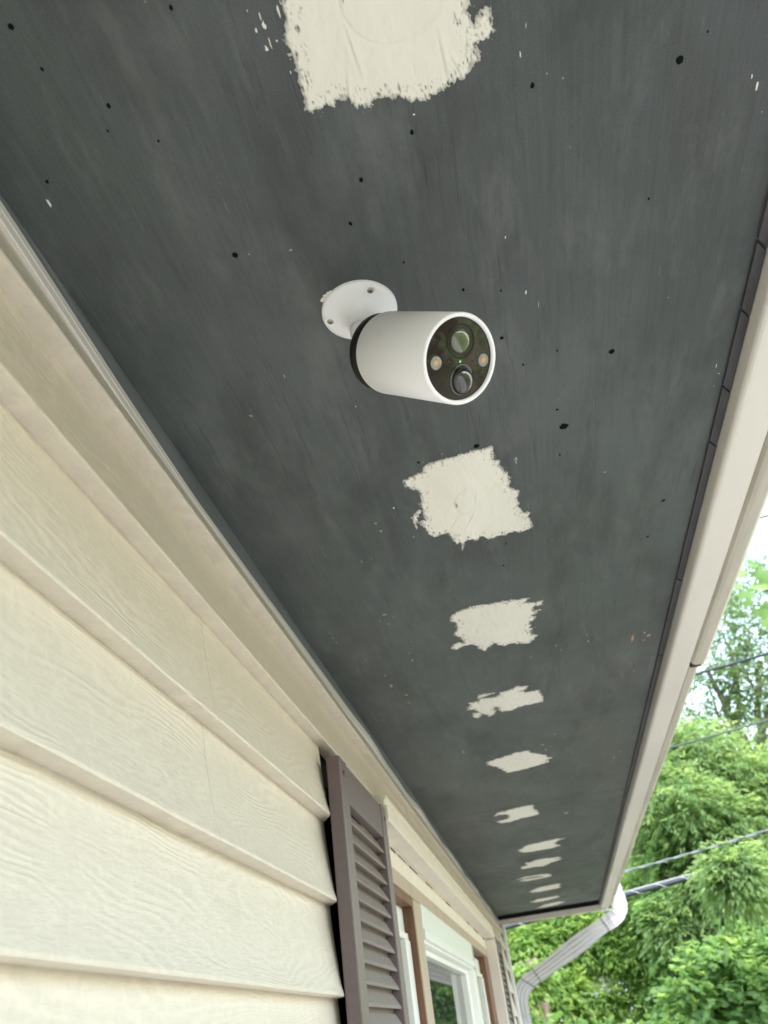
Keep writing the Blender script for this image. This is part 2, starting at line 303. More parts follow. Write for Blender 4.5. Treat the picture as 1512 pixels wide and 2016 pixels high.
CHIPS=[(-0.0851,0.3869,0.0019,0.0018),(-0.1729,0.5545,0.0023,0.0030),(-0.1354,1.0129,0.0049,0.0047),(-0.1355,1.0440,0.0029,0.0057),(-0.1451,1.0290,0.0021,0.0032),(-0.1757,1.2781,0.0034,0.0089),(-0.1590,1.3326,0.0035,0.0060),(-0.2197,1.0530,0.0029,0.0050),(-0.2191,1.0721,0.0022,0.0034),(-0.1248,1.1896,0.0040,0.0099),(-0.1244,1.1582,0.0023,0.0038),(-0.1028,1.7214,0.0043,0.0181),(0.0642,1.7724,0.0076,0.0075),(0.0698,1.8110,0.0033,0.0137),(0.1129,2.4904,0.0146,0.0203),(0.2243,1.2726,0.0041,0.0194),(0.2425,1.2546,0.0032,0.0084),(0.2500,1.2684,0.0049,0.0086),(0.2432,1.2860,0.0033,0.0055),(0.1186,0.3083,0.0010,0.0015),(0.1232,0.3588,0.0007,0.0010),(-0.1146,0.2028,0.0008,0.0010),(-0.1248,1.0263,0.0021,0.0024),(-0.1620,1.3710,0.0027,0.0050),(-0.0089,0.6744,0.0010,0.0026),(0.2255,1.9770,0.0036,0.0135),(0.2377,1.9377,0.0035,0.0109),(0.0593,1.2668,0.0017,0.0054),(-0.0999,0.7784,0.0035,0.0032),(-0.0975,0.7967,0.0030,0.0044),(-0.1767,1.2299,0.0025,0.0063),(-0.2203,1.0344,0.0022,0.0024),(-0.2620,1.3904,0.0027,0.0051),(-0.1928,1.1553,0.0016,0.0038)]
SPECKS=[(-0.0615,0.2210),(-0.0600,0.2328),(-0.0548,0.2312),(-0.0545,0.2416),(-0.0503,0.2412),(-0.0574,0.2438),(-0.0554,0.2253),(-0.0446,0.2258),(0.0216,0.3073),(0.0965,0.2699),(0.0922,0.2857),(-0.2296,0.3041),(-0.1156,0.3817),(0.0739,0.4219),(0.0868,0.4816),(0.0967,0.4989),(-0.0776,0.5738),(-0.0280,0.7732),(-0.1284,0.5140),(0.2627,0.6293),(0.2669,0.6416),(0.2647,0.6597),(0.2430,0.3400),(0.2478,0.3482),(0.2550,0.3683),(0.1495,1.2203),(0.1524,1.2462),(0.1091,1.2631),(0.2267,1.3785),(0.2364,1.4199),(0.0574,1.7088),(0.0924,1.7121),(0.1102,1.7482),(0.2261,1.7744),(0.2312,1.7073),(0.2236,2.0158),(-0.0076,1.5682),(0.1012,1.2380),(-0.0747,0.7550),(-0.1337,0.8566)]


H = .5                                   # soffit height above the lens
XW, XB = -.26, -.2435                    # wall plane, butt edge of each lap
Y0, Y1 = -2.2, 4.86
GZ = -1.6

# ------------------------------------------------------------------ ground
def mat_ground():
    b = NB('lawn and mulch'); f = b.noise(b.coord(), .55, 5, .6); g = b.noise(b.coord(), 35, 5, .7)
    c = b.mix(b.ramp(f, [(.44, (0, 0, 0)), (.56, (1, 1, 1))]), (.115, .115, .075), (.16, .135, .115))
    c = b.mix(.5, c, b.ramp(g, [(.3, (.05, .06, .025)), (.7, (.21, .22, .11))])); b.bump(g, .6, .04)
    return b.set(c, .95, .1)
bm = bmesh.new(); vs = [bm.verts.new(p) for p in ((-900, -900, GZ), (900, -900, GZ), (900, 900, GZ), (-900, 900, GZ))]; bm.faces.new(vs)
tag(obj('ground', bm, mat_ground()), kind='structure')
m_conc = plain('pale concrete', (.50, .47, .42), .85, .2, var=.15, scale=8, bump=.3)

m_bounce = plain('grey bounce concrete', (.284, .268, .242), .85, .2, var=.15, scale=8, bump=.3)
bm = bmesh.new(); box(bm, -.24, 2.6, -9, 4.4, GZ - .05, GZ + .06, .01); tag(obj('bounce_slab', bm, m_bounce), kind='structure')  # unseen slab added to bounce light up under the eave
# ------------------------------------------------------------------ house
house = thing('house', (-3, 1, GZ), 'cream sided house with dark eave carrying white filler patches, seen from close underneath', 'house')
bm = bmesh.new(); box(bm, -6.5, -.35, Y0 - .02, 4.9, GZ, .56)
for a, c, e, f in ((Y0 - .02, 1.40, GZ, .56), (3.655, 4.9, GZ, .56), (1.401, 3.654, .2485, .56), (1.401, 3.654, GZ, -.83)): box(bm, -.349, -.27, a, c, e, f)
wall = obj('wall', bm, m_gap_shade, house)
bm = bmesh.new()
extr_y(bm, [(.29, .615), (.29, .64), (-3.4, 1.95), (-7.2, .64), (-7.2, .60), (-3.4, 1.90), (-3.3, 1.86)], [Y0 - .1, 5.0])
obj('roof', bm, m_roof, house)
# soffit panels
PANELS = []
for y0, y1 in ((Y0, -.16), (-.159, 2.307), (2.309, 4.862)):
    bm = bmesh.new(); box(bm, -.2695, .2845, y0, y1, H, H + .012, .0008)
    PANELS.append(obj('soffit_panel', bm, m_soffit, house))
def panel_at(y): return PANELS[0] if y < -.16 else PANELS[1] if y < 2.308 else PANELS[2]

def sdf(P, poly):
    A = np.array(poly); B = np.roll(A, -1, 0); d = np.full(len(P), 1e9); ins = np.zeros(len(P), bool)
    for a, c in zip(A, B):
        e = c - a; q = P - a; t = np.clip((q @ e) / (e @ e + 1e-12), 0, 1)
        d = np.minimum(d, np.linalg.norm(q - t[:, None] * e, axis=1))
        cond = (a[1] > P[:, 1]) != (c[1] > P[:, 1])
        with np.errstate(divide='ignore', invalid='ignore'):
            xx = (c[0] - a[0]) * (P[:, 1] - a[1]) / (c[1] - a[1] + 1e-15) + a[0]
        ins ^= cond & (P[:, 0] < xx)
    return np.where(ins, d, -d)
def nz(P, sx, sy, seed, oct=3):
    q = np.array([mn.fractal(Vector((p[0] * sx, p[1] * sy, seed)), .8, 2.1, oct) for p in P]); return (q - q.mean()) / (q.std() + 1e-9)
def patch_mesh(polys, idx, hx, hy, circ=None):
    allp = np.array([p for q in polys for p in q]); lo = allp.min(0) - .012; hi = allp.max(0) + .012; hi[1] += .012
    nx = int((hi[0] - lo[0]) / hx) + 2; ny = int((hi[1] - lo[1]) / hy) + 2
    gx, gy = np.meshgrid(lo[0] + np.arange(nx) * hx, lo[1] + np.arange(ny) * hy, indexing='ij')
    P = np.stack([gx.ravel(), gy.ravel()], 1)
    f = np.max([sdf(P, q) for q in polys], 0)
    n1 = nz(P, 330, 120, idx * 7.3, 4); n2 = nz(P, 1000, 200, idx * 3.1 + 50, 3); n3 = nz(P, 90, 60, idx * 2.2 + 9, 2)
    n4 = nz(P, 70, 420, idx * 5.7 + 3, 3)
    if idx > 1: f = f + .0011 * n4 * min(1 + idx * .12, 2.2)
    f = f + .0007 * n1 + .0008 * n2 + .0006 * n3
    far = np.clip((f + .004) / .004, 0, 1)
    f = np.maximum(f, np.where(f > -.006, (n2 + n1 * .5 - 1.75) * .002 * far + -.0002, -1))     # stray dots beyond the ragged edge
    f = np.minimum(f, np.where(f < .012, .0016 * (2.0 - (n1 * .5 + n2 * .9)), 1))       # pinholes near it
    h = .00025 + np.clip(f, 0, .0022) * .22 + .00012 * (n3 + 1.5) + .00006 * n1
    if circ:
        cx, cy, r = circ; rr = np.hypot(P[:, 0] - cx, P[:, 1] - cy); ang = np.arctan2(P[:, 1] - cy, P[:, 0] - cx)
        h -= .0016 * np.exp(-((rr - r) / .0007) ** 2) * np.where((f > 0), .65 + .5 * np.sin(ang * 2 + idx), 0)
        h += .00035 * (rr < r)
    for k in range(4 if idx < 5 else 0):                      # trowel ridges
        rr_ = random.Random(idx * 10 + k); q = np.array([rr_.uniform(lo[0] + .03, hi[0] - .03), rr_.uniform(lo[1] + .03, hi[1] - .03)]); an = rr_.uniform(1.2, 1.9) if idx == 0 else rr_.uniform(0, 3)
        dv = np.array([math.cos(an), math.sin(an)]); t = (P - q) @ dv; s = (P - q) @ np.array([-dv[1], dv[0]])
        h += .0014 * np.exp(-(s / .0009) ** 2) * np.exp(-(t / .014) ** 2) - .0006 * np.exp(-((s - .0016) / .0009) ** 2) * np.exp(-(t / .014) ** 2)
    h = np.clip(h, .00012, .004)
    V = []; TN = []; key = {}; tris = []
    tn_ = np.clip(f / .0045, 0, 1)
    def vtx(i):
        if i not in key: key[i] = len(V); V.append((P[i, 0], P[i, 1], H - h[i])); TN.append(tn_[i])
        return key[i]
    def cut(i, j):
        k = (min(i, j), max(i, j))
        if k not in key:
            t = f[i] / (f[i] - f[j]); p = P[i] + (P[j] - P[i]) * t; key[k] = len(V); V.append((p[0], p[1], H - .00012)); TN.append(0)
        return key[k]
    F = (f > 0)
    for i in range(nx - 1):
        for j in range(ny - 1):
            a = i * ny + j; q = (a, a + ny, a + ny + 1, a + 1)
            if not (F[q[0]] or F[q[1]] or F[q[2]] or F[q[3]]): continue
            for T in ((q[0], q[1], q[2]), (q[0], q[2], q[3])):
                out = []
                for u, v in zip(T, T[1:] + T[:1]):
                    if F[u]: out.append(vtx(u))
                    if F[u] != F[v]: out.append(cut(u, v))
                for k in range(1, len(out) - 1): tris.append((out[0], out[k + 1], out[k]))
    return fast_mesh('filler_patch', V, tris, TN)
CIRC = {0: (.0204, .2301, .0302), 1: (.0235, .7745, .0325), 2: (.01, 1.125, .028), 3: (.012, 1.455, .024), 4: (.015, 1.87, .024)}
for i, polys in enumerate(PATCHES):
    yc = np.mean([p[1] for p in polys[0]])
    hx = (.0009, .0011, .0014, .0016, .002)[i] if i < 5 else .0024
    hy = (.0012, .0017, .0028, .0032, .004)[i] if i < 5 else .006
    me = patch_mesh(polys, i, hx, hy, CIRC.get(i))
    for p in me.polygons: p.use_smooth = True
    o = link('filler_patch', me, panel_at(yc), m_filler)
# bare sliver of wood and dark gouges showing in the big patches
def blob_bm(bm, cx, cy, a, b_, z, seed, n=14, rough=.45):
    r = random.Random(seed); top = []
    for k in range(n):
        t = 2 * math.pi * k / n; q = 1 + rough * (r.random() - .6)
        top.append(bm.verts.new((cx + math.cos(t) * a * q, cy + math.sin(t) * b_ * q, z)))
    c = bm.verts.new((cx, cy, z - .0002))
    for k in range(n): bm.faces.new((c, top[(k + 1) % n], top[k]))
for hx_, hy_, r in HOLES:
    bm = bmesh.new(); blob_bm(bm, hx_, hy_, r, r * (1.6 if r < .0015 else 1.1), H - .0003, int(hx_ * 9999), 16, .35)
    obj('knot_hole', bm, m_hole, panel_at(hy_))
for pi, sel in ((1, lambda y: y < 2.308), (2, lambda y: y >= 2.308)):
    bm = bmesh.new()
    for k, (cx, cy, a, b_) in enumerate(CHIPS):
        if sel(cy): blob_bm(bm, cx, cy, a * .55, max(b_, a) * .6, H - .0003, k, 11, 1.0)
    if pi == 1:
        r = random.Random(5)
        blob_bm(bm, -.0073, .2215, .0011, .0085, H - .0022, 77, 12, .4); blob_bm(bm, -.0058, .7735, .0012, .0052, H - .0022, 78, 12, .4)
    tag(obj('paint_chips', bm, m_chip, PANELS[pi]), kind='stuff')
    bm = bmesh.new()
    for k, (cx, cy) in enumerate(SPECKS):
        if sel(cy): blob_bm(bm, cx, cy, (1 if k < 8 else .6) * .0004 + .0003 * (k % 3), .0008 + .0009 * (k % 4), H - .0003, k + 200, 9, .8)
    r = random.Random(12)
    for k in range(60):
        cx = r.uniform(-.24, .26); cy = r.uniform(.2, 2.2) if pi == 1 else r.uniform(2.4, 4.7); s = r.uniform(.00018, .0005)
        if sel(cy): blob_bm(bm, cx, cy, s, s * r.uniform(1, 3), H - .0003, k + 400, 7, .8)
    tag(obj('paint_specks', bm, m_trim, PANELS[pi]), kind='stuff')
# flat dark strip along the fascia, mitred pieces
js = [Y0, -.35, .2, .481, .556, .659, .75, 1.072, 1.356, 2.056, 2.6, 3.15, 3.9, 4.862]
for a, c in zip(js, js[1:]):
    bm = bmesh.new(); d = .012; g = .0016
    for z in (H - .003, H - .0004):
        pass
    v = [bm.verts.new(p) for z in (H - .0035, H - .0003) for p in ((.2725, a + g, z), (.2815, a + d + g, z), (.2815, c + d - g, z), (.2725, c - g, z))]
    for q in ((0, 1, 2, 3), (7, 6, 5, 4), (0, 4, 5, 1), (1, 5, 6, 2), (2, 6, 7, 3), (3, 7, 4, 0)): bm.faces.new([v[k] for k in q])
    obj('edge_strip', bm, m_edge if 'm_edge' in globals() else plain('dark edge strip', (.074, .072, .082), .6, .3, var=.3, scale=50, stretch=(1, .2, 1), bump=.3), house); m_edge = bpy.data.materials['dark edge strip']
boxobj('end_shade_strip', (-.255, .2722, 4.69, 4.862, H - .0035, H - .0005), plain('black end shade', (.012, .012, .013), .95, .0, var=.6, scale=40), house)  # black strip stands in for the shaded gap at the eave end
boxobj('rake_board', (-.262, .318, 4.866, 4.886, .470, .60), m_trim, house, .002)
# fascia covers and their seam
fp = [(.2825, .62), (.2825, .4835), (.2829, .4808), (.2842, .4785), (.2862, .4770), (.289, .4762), (.318, .4735), (.318, .62)]
for a, c in ((Y0, 2.455), (2.458, 4.864)):
    bm = bmesh.new(); extr_y(bm, fp, list(np.linspace(a, c, 20)), lambda x, y, z: (x, y, z + .0006 * math.sin(y * 5.3) - .0004 * math.sin(y * 13)))
    o = obj('fascia_board', bm, m_fascia, house)
# bead in the corner and the wavy channel lip under it
def sag(y): return float(np.interp(y, [-.3, .29, .46, .63, .85, 1.05, 1.35], [.0125, .0112, -.001, -.0085, -.006, -.002, 0]))
bm = bmesh.new()
extr_y(bm, [(-.2685, .4998), (-.2556, .4998), (-.2553, .4945), (-.2562, .4885), (-.2572, .4800), (-.2685, .4800)], list(np.linspace(Y0, 4.86, 120)), lambda x, y, z: (x + (.0006 * math.sin(y * 4.1) if x > -.26 else 0), y, min(.4998, z + (sag(y) if z < .49 else .4 * sag(y) if z < .499 else 0))))
obj('corner_bead', bm, m_bead, house)
def wav(y):
    k = min(max((y - .9) / .7, 0), 1)
    return k * (.0042 * math.sin(y * 9.2 + .8) + .0016 * math.sin(y * 21 + 2))
bm = bmesh.new()
extr_y(bm, [(-.2685, .4842), (-.2562, .4842), (-.2553, .4832), (-.2551, .4770), (-.2556, .4762), (-.2551, .4752), (-.2553, .4692), (-.2563, .4682), (-.2685, .4682)],
       list(np.linspace(Y0, 4.86, 260)), lambda x, y, z: (x + (.35 * wav(y) if x > -.26 else 0), y, min(.4996, z + sag(y) + wav(y) * (1 if z < .48 else .35))))
obj('channel_lip', bm, m_trim, house)

# siding courses
def course_prof(zb, zt, dx=0.0):
    x0, x1 = XW + dx, XB + dx; h = zt - zb; t = .0015
    pr = [(x0, zt + .012), (x0 + .0003, zt - .002)]
    for k in (.25, .5, .7, .85): pr.append((x0 + (x1 - x0) * (k ** 1.35) * .93, zt - h * k))
    pr += [(x1 - .0006, zb + .0042), (x1, zb + .0022), (x1 - .0006, zb + .0006), (x1 - .0024, zb), (x0 + .0025, zb + .0005), (x0 - .006, zb + .0016), (x0 - .006, zt + .012)]
    return pr
def board(zb, zt, y0, y1, dx=0.0, cut0=False, cut1=False, par=None):
    bm = bmesh.new(); ys = list(np.linspace(y0, y1, max(3, int((y1 - y0) / .25))))
    def fn(x, y, z):
        k = (XB + dx - x) / (XB - XW)
        yy = y
        if cut1 and y == ys[-1]: yy = y + .032 * max(0, min(1, k))
        if cut0 and y == ys[0]: yy = y + .004
        return (x + .0006 * math.sin(y * 3.1 + zb * 40) , yy, z + .0006 * math.sin(y * 2.3 + zb * 17))
    extr_y(bm, course_prof(zb, zt, dx), ys, fn)
    return obj('siding_board', bm, m_siding, par or wall, True)
board(.433, .485, Y0, 4.862); o = board(.3535, .433, Y0, 1.9); board(.3535, .433, 1.87, 4.862, .0009)
zt = .3535; k = 0
while zt > GZ + .2:
    zb = zt - .0995; s = (.655, .655, .18, -.4, .42)[k % 5]
    board(zb, zt, Y0, s + .035); board(zb, zt, s, 1.0455, .0004, cut1=True)
    board(zb, zt, 4.055, 4.848, cut0=True)
    zt = zb; k += 1
for o in list(wall.children):
    me = o.data
    for p in me.polygons: p.use_smooth = True
    me.set_sharp_from_angle(angle=math.radians(38)) if hasattr(me, 'set_sharp_from_angle') else None
# corner post
bm = bmesh.new(); box(bm, -.272, -.2365, 4.872, 4.93, GZ, .4835, .002); obj('corner_post', bm, m_sash, house)
boxobj('corner_shade_strip', (-.269, -.252, 4.8635, 4.8715, GZ, .4835), plain('brown post side shade', (.13, .08, .06), .7, .3, var=.3), house)  # brown strip stands in for the shaded side face of the post

# ------------------------------------------------------------------ window
win = boxobj('window', (-.2695, -.262, 1.50, 3.64, -.80, .3529), m_taupe, house)      # head and apron board behind the parts
WB = -.82
def wp(name, dims, mat, bev=.0012): return boxobj(name, dims, mat, win, bev)
# taupe face has openings: keep only the head; the sides are the mullions
win.data.clear_geometry()
bm = bmesh.new(); box(bm, -.275, -.258, 1.42, 3.605, .247, .312); bm.to_mesh(win.data); bm.free()
bm = bmesh.new()
extr_y(bm, [(-.2685, .3515), (-.2225, .3515), (-.2215, .350), (-.2215, .3445), (-.2250, .3425), (-.2250, .3345), (-.2210, .3325), (-.2210, .3125), (-.2225, .3105), (-.2520, .3110), (-.2525, .3085), (-.2575, .3085), (-.2685, .3085)], [1.367, 2.1, 2.9, 3.64])
o = obj('head_hood', bm, m_cream, win)
bm = bmesh.new()                                                           # cracked, dirty joint under the hood
r = random.Random(3); y = 1.44
while y < 3.55:
    L = r.uniform(.02, .14); hgt = r.uniform(.0006, .0022)
    if r.random() < .75: box(bm, -.2578, -.2574 + .0004, y, y + L, .3070 - hgt + r.uniform(-.0015, .001), .3075, 0)
    y += L + r.uniform(.005, .06)
tag(obj('joint_crack', bm, m_dirt_shade, win), kind='stuff')
wp('head_board', (-.2581, -.2578, 1.43, 3.60, .274, .3084), m_cream, 0)
wp('side_board', (-.272, -.2225, 3.606, 3.655, WB, .3082), m_trim)
for a, c in ((1.792, 1.880), (2.952, 3.0)):
    wp('mullion', (-.330, -.2595, a, c, WB, .2468), m_taupe, .0015)
    wp('jamb', (-.335, -.2625, a - .003, a - .0002, WB, .2468), m_brown, 0)
wp('jamb', (-.335, -.2605, 2.948 - .012, 2.9488, WB, .2468), m_brown, 0)
wp('jamb', (-.335, -.2605, 3.43, 3.605, WB, .2468), m_brown, 0)
wp('jamb', (-.335, -.2605, 1.40, 1.47, WB, .2468), m_brown, 0)
wp('jamb', (-.335, -.262, 1.4702, 1.7888, .232, .2465), m_brown, 0)
wp('jamb', (-.335, -.262, 3.0002, 3.4298, .238, .2465), m_brown, 0)
# side sashes with small panes
for a, c in ((1.474, 1.786), (3.004, 3.425)):
    wp('sash_rail', (-.300, -.283, a, c, .185, .2315), m_sash)
    wp('sash_rail', (-.300, -.277, a, c, .172, .1845), m_sash)
    wp('sash_stile', (-.300, -.2745, c - .055, c, WB, .1715), m_sash)
    wp('sash_stile', (-.300, -.2745, a, a + .05, WB, .1715), m_sash)
    wp('sash_rail', (-.300, -.278, a + .0502, c - .0552, -.045, -.02), m_sash)
    wp('pane', (-.294, -.290, a + .0502, c - .0552, WB, .1713), m_glass, 0)
# picture window
wp('cover_panel', (-.268, -.2575, 1.884, 2.934, .198, .2475), m_panel)
wp('frame_rail', (-.285, -.2545, 1.884, 2.934, .1795, .1970), m_sash)
wp('frame_rail', (-.290, -.2600, 1.884, 2.934, .1720, .1792), m_sash)
wp('frame_rail', (-.300, -.2740, 1.884, 2.90, .1580, .1717), m_sash)
wp('frame_stile', (-.290, -.2560, 2.86, 2.934, WB, .1715), m_sash)
wp('frame_stile', (-.300, -.2740, 2.80, 2.8598, WB, .1578), m_sash)
wp('frame_stile', (-.300, -.2740, 1.884, 1.90, WB, .1578), m_sash)
wp('pane', (-.297, -.2915, 1.9002, 2.7998, WB, .1578), m_glass, 0)
wp('sill', (-.30, -.215, 1.36, 3.65, WB - .05, WB - .001), m_trim)

# ------------------------------------------------------------------ shutters
SHB, SHF = -.2432, -.2243                          # back and front of a shutter
def prism_xz(bm, prof, y0, y1): extr_y(bm, prof, [y0, y1])
slat_me = None
def make_shutter(yl, label):
    global slat_me
    W = .318; zt_, zb_ = .3285, -.80; st = .0395
    sh = thing('shutter', (SHB, yl, zb_), label, 'shutter', 'louvred shutters beside the window')
    for a in (yl, yl + W - .0345):
        wd = st if a == yl else .0345
        bm = bmesh.new(); vs = box(bm, SHB, SHF, a, a + wd, zb_, zt_ + (0 if a == yl else -.0005))
        bmesh.ops.bevel(bm, geom=[e for e in bm.edges], offset=.0024, segments=3, affect='EDGES', profile=.5)
        obj('stile', bm, m_shutter, sh)
    ia, ib = yl + st + .0004, yl + W - .0349
    boxobj('top_rail', (SHB + .004, SHF - .0022, ia, ib, .276, zt_ - .0035), m_shutter, sh, .001)
    boxobj('bottom_rail', (SHB + .004, SHF - .0022, ia, ib, zb_, zb_ + .06), m_shutter, sh, .001)
    boxobj('back_sheet', (SHB, SHB + .0035, ia, ib, zb_ + .061, .2755), m_slat, sh)
    L = ib - ia
    if slat_me is None:
        bm = bmesh.new()
        extr_y(bm, [(.0, .0208), (.0018, .0204), (.0108, .0052), (.0116, .0028), (.0108, .0014), (.0, .0040)], [0, L])
        bmesh.ops.recalc_face_normals(bm, faces=bm.faces); slat_me = bpy.data.meshes.new('slat'); bm.to_mesh(slat_me); bm.free(); slat_me.materials.append(m_slat)
    z = .2745 - .0228
    while z > zb_ + .062:
        o = bpy.data.objects.new('slat', slat_me); COL.objects.link(o); o.parent = sh
        o.location = Vector((SHB + .0036, ia, z)) - Vector(sh.location); z -= .0232
    for a in (yl + .017, yl + W - .014):
        bm = bmesh.new(); lathe(bm, (SHF - .0006, a, .308), (1, 0, 0), [(0, .0042), (.0012, .0042), (.0022, .003), (.0024, 0)], 14); obj('screw', bm, m_screw, sh, True)
    return sh
make_shutter(1.046, 'large brown louvred shutter in front, its full slatted face in view')
make_shutter(3.725, 'small distant brown louvred shutter between the far window trim and the house corner')

# ------------------------------------------------------------------ gutter
gut = thing('gutter', (.33, 1.4, .49), 'ivory rain gutter running along the outer edge of the dark eave', 'gutter')
def gprof(x0, x1, zb): return [(x0, .60), (x0, zb + .012), (x0 + .0012, zb + .006), (x0 + .004, zb + .002), (x0 + .009, zb), (x1 - .006, zb), (x1, zb + .004), (x1 + .006, zb + .02), (x1 + .010, zb + .05), (x1 + .024, zb + .075), (x1 + .026, .60), (x1 + .022, .60), (x1 + .008, zb + .055), (x1 - .004, zb + .008), (x0 + .004, zb + .006), (x0 + .003, .60)]
wob = lambda x, y, z: (x + .0010 * math.sin(y * 3.7 + 1), y, z + .0010 * math.sin(y * 4.9))
bm = bmesh.new(); extr_y(bm, gprof(.3300, .3570, .4850), list(np.linspace(Y0, 1.408, 24)), wob); obj('near_trough', bm, m_gutter, gut)
bm = bmesh.new(); extr_y(bm, gprof(.3325, .3525, .4940), list(np.linspace(1.395, 4.93, 24)), wob); obj('far_trough', bm, m_gutter, gut)
boxobj('joint_cap', (.3310, .3500, 1.4085, 1.424, .4872, .4937), m_dirt_shade, gut, .001)
boxobj('gap_shade_fill', (.3185, .3295, Y0, 4.9, .510, .58), m_dirt_shade, gut)  # dark box put in as the shade between fascia and gutter
boxobj('end_cap', (.3235, .372, 4.9305, 4.934, .490, .60), m_gutter, gut, .001)
boxobj('end_bracket', (.283, .345, 4.888, 4.925, .466, .4716), m_sash, gut, .001)

# ------------------------------------------------------------------ downspout
dsp = thing('downspout', (-.22, 4.95, GZ), 'white ribbed aluminium downspout bending from the gutter end back to the house corner', 'downspout')
def ds_ring(c, t, wdt, dep, bulge=0.0):
    """ribbed rectangular section: width lies in the picture-facing plane x-z, depth along y"""
    t = t.normalized(); yv = Vector((0, 1, 0)); s = yv.cross(t).normalized(); out = []
    n = 13
    for k in range(n):
        u = -1 + 2 * k / (n - 1); out.append(c + s * (u * wdt / 2) - yv * (dep / 2 - (.0022 if k % 3 == 1 else 0) ))
    for k in range(4): out.append(c + s * (wdt / 2 + (bulge if k in (1, 2) else 0)) - yv * (dep / 2 - dep * (k + .5) / 4))
    for k in range(n):
        u = 1 - 2 * k / (n - 1); out.append(c + s * (u * wdt / 2) + yv * (dep / 2))
    for k in range(4): out.append(c + s * (-wdt / 2) + yv * (dep / 2 - dep * (k + .5) / 4))
    return out
def ds_part(name, pts, widths, dep=.05, bulges=None, crimp=False):
    bm = bmesh.new(); rings = []
    for i, p in enumerate(pts):
        t = pts[min(i + 1, len(pts) - 1)] - pts[max(i - 1, 0)]
        wd = widths[i] * (1 + (.035 if crimp and i % 3 == 0 else 0))
        rings.append([bm.verts.new(q) for q in ds_ring(p, t, wd, dep * (1 + (.10 if crimp and i % 3 == 0 else 0)), bulges[i] if bulges else 0)])
    n = len(rings[0])
    for a, c in zip(rings, rings[1:]):
        for k in range(n): bm.faces.new((a[k], a[(k + 1) % n], c[(k + 1) % n], c[k]))
    bm.faces.new(rings[0]); bm.faces.new(rings[-1][::-1])
    return obj(name, bm, m_pipe, dsp)
def curve(ctrl, n):
    c = [Vector(p) for p in ctrl]; out = []
    for i in range(n):
        t = i / (n - 1) * (len(c) - 1); k = min(int(t), len(c) - 2); u = t - k
        p0, p1, p2, p3 = c[max(k - 1, 0)], c[k], c[k + 1], c[min(k + 2, len(c) - 1)]
        out.append(.5 * ((2 * p1) + (p2 - p0) * u + (2 * p0 - 5 * p1 + 4 * p2 - p3) * u * u + (3 * p1 - p0 - 3 * p2 + p3) * u ** 3))
    return out
DY = 4.985
cp = lambda px, py: at(px, py, DY)
up = curve([cp(1196, 1700), cp(1208, 1745), cp(1218, 1772), cp(1220, 1790), cp(1211, 1806), cp(1192, 1819)], 25)
ds_part('upper_elbow', up, [.074] * 25, crimp=True)
st_pts = [cp(1193, 1818) .lerp(cp(1047, 1928), k / 10) for k in range(11)]
ds_part('straight_pipe', st_pts, [.068 + .018 * math.exp(-((k - 4) / 2.6) ** 2) for k in range(11)], .052, [.0] * 11)
lw = curve([cp(1050, 1926), cp(1036, 1938), cp(1027, 1954), cp(1025, 1972), cp(1029, 1996)], 15)
ds_part('lower_elbow', lw, [.076] * 15)
bt = cp(1029, 1992); ds_part('lower_pipe', [bt, bt + Vector((.0, 0, -.05)), Vector((bt.x, DY, GZ + .1))], [.07] * 3, .048)
def seam(p, t, wd):
    bm = bmesh.new(); rings = [[bm.verts.new(q) for q in ds_ring(p + t.normalized() * k, t, wd, .0555)] for k in (-.0022, .0022)]
    n = len(rings[0])
    for k in range(n): bm.faces.new((rings[0][k], rings[0][(k + 1) % n], rings[1][(k + 1) % n], rings[1][k]))
    bm.faces.new(rings[0]); bm.faces.new(rings[1][::-1]); obj('seam', bm, m_seam, dsp)
m_seam = plain('grimy pipe seam', (.16, .14, .14), .6, .3, var=.3, scale=50)
dg = cp(1047, 1928) - cp(1193, 1818)
seam(cp(1190, 1820), dg, .079); seam(cp(1057, 1920.5), dg, .079); seam(cp(1040, 1936), Vector((-.6, 0, -.8)), .079)
bm = bmesh.new(); c_ = cp(1030, 2001); box(bm, c_.x - .045, c_.x + .039, DY - .028, DY + .028, c_.z - .002, c_.z + .002); obj('strap', bm, m_gutter, dsp)

# ------------------------------------------------------------------ security camera
FC = Vector((.0194, .4093, .3772)); BC = Vector((-.0289, .4498, .4362)); ax = (FC - BC).normalized(); LEN = (FC - BC).length
PL = Vector((-.0485, .4592, H))
sec = thing('security_camera', PL, 'white bullet security camera with smoked round face, screwed under the dark eave', 'security camera')
upc = Vector(tuple(M @ np.array([.03, -1, 0]))); fu = (upc - ax * upc.dot(ax)).normalized(); fr = fu.cross(ax).normalized()
if fr.dot(Vector(tuple(M @ np.array([1, 0, 0])))) < 0: fr = -fr
RB = .0308
bm = bmesh.new()
lathe(bm, BC, ax, [(.0, RB * .93), (.0, RB * .985), (.001, RB), (LEN - .0012, RB), (LEN, RB - .0007), (LEN, RB - .0022), (LEN - .0008, RB - .0030), (LEN - .0034, RB - .0032)], 96, fr)
o = obj('body', bm, m_white, sec, True)
bm = bmesh.new(); lathe(bm, BC, ax, [(.0003, RB * .9), (.0, RB * .965), (-.0112, RB * .958), (-.0128, RB * .93), (-.0140, RB * .82), (-.0146, 0)], 72, fr); obj('rear_cap', bm, m_black, sec, True)
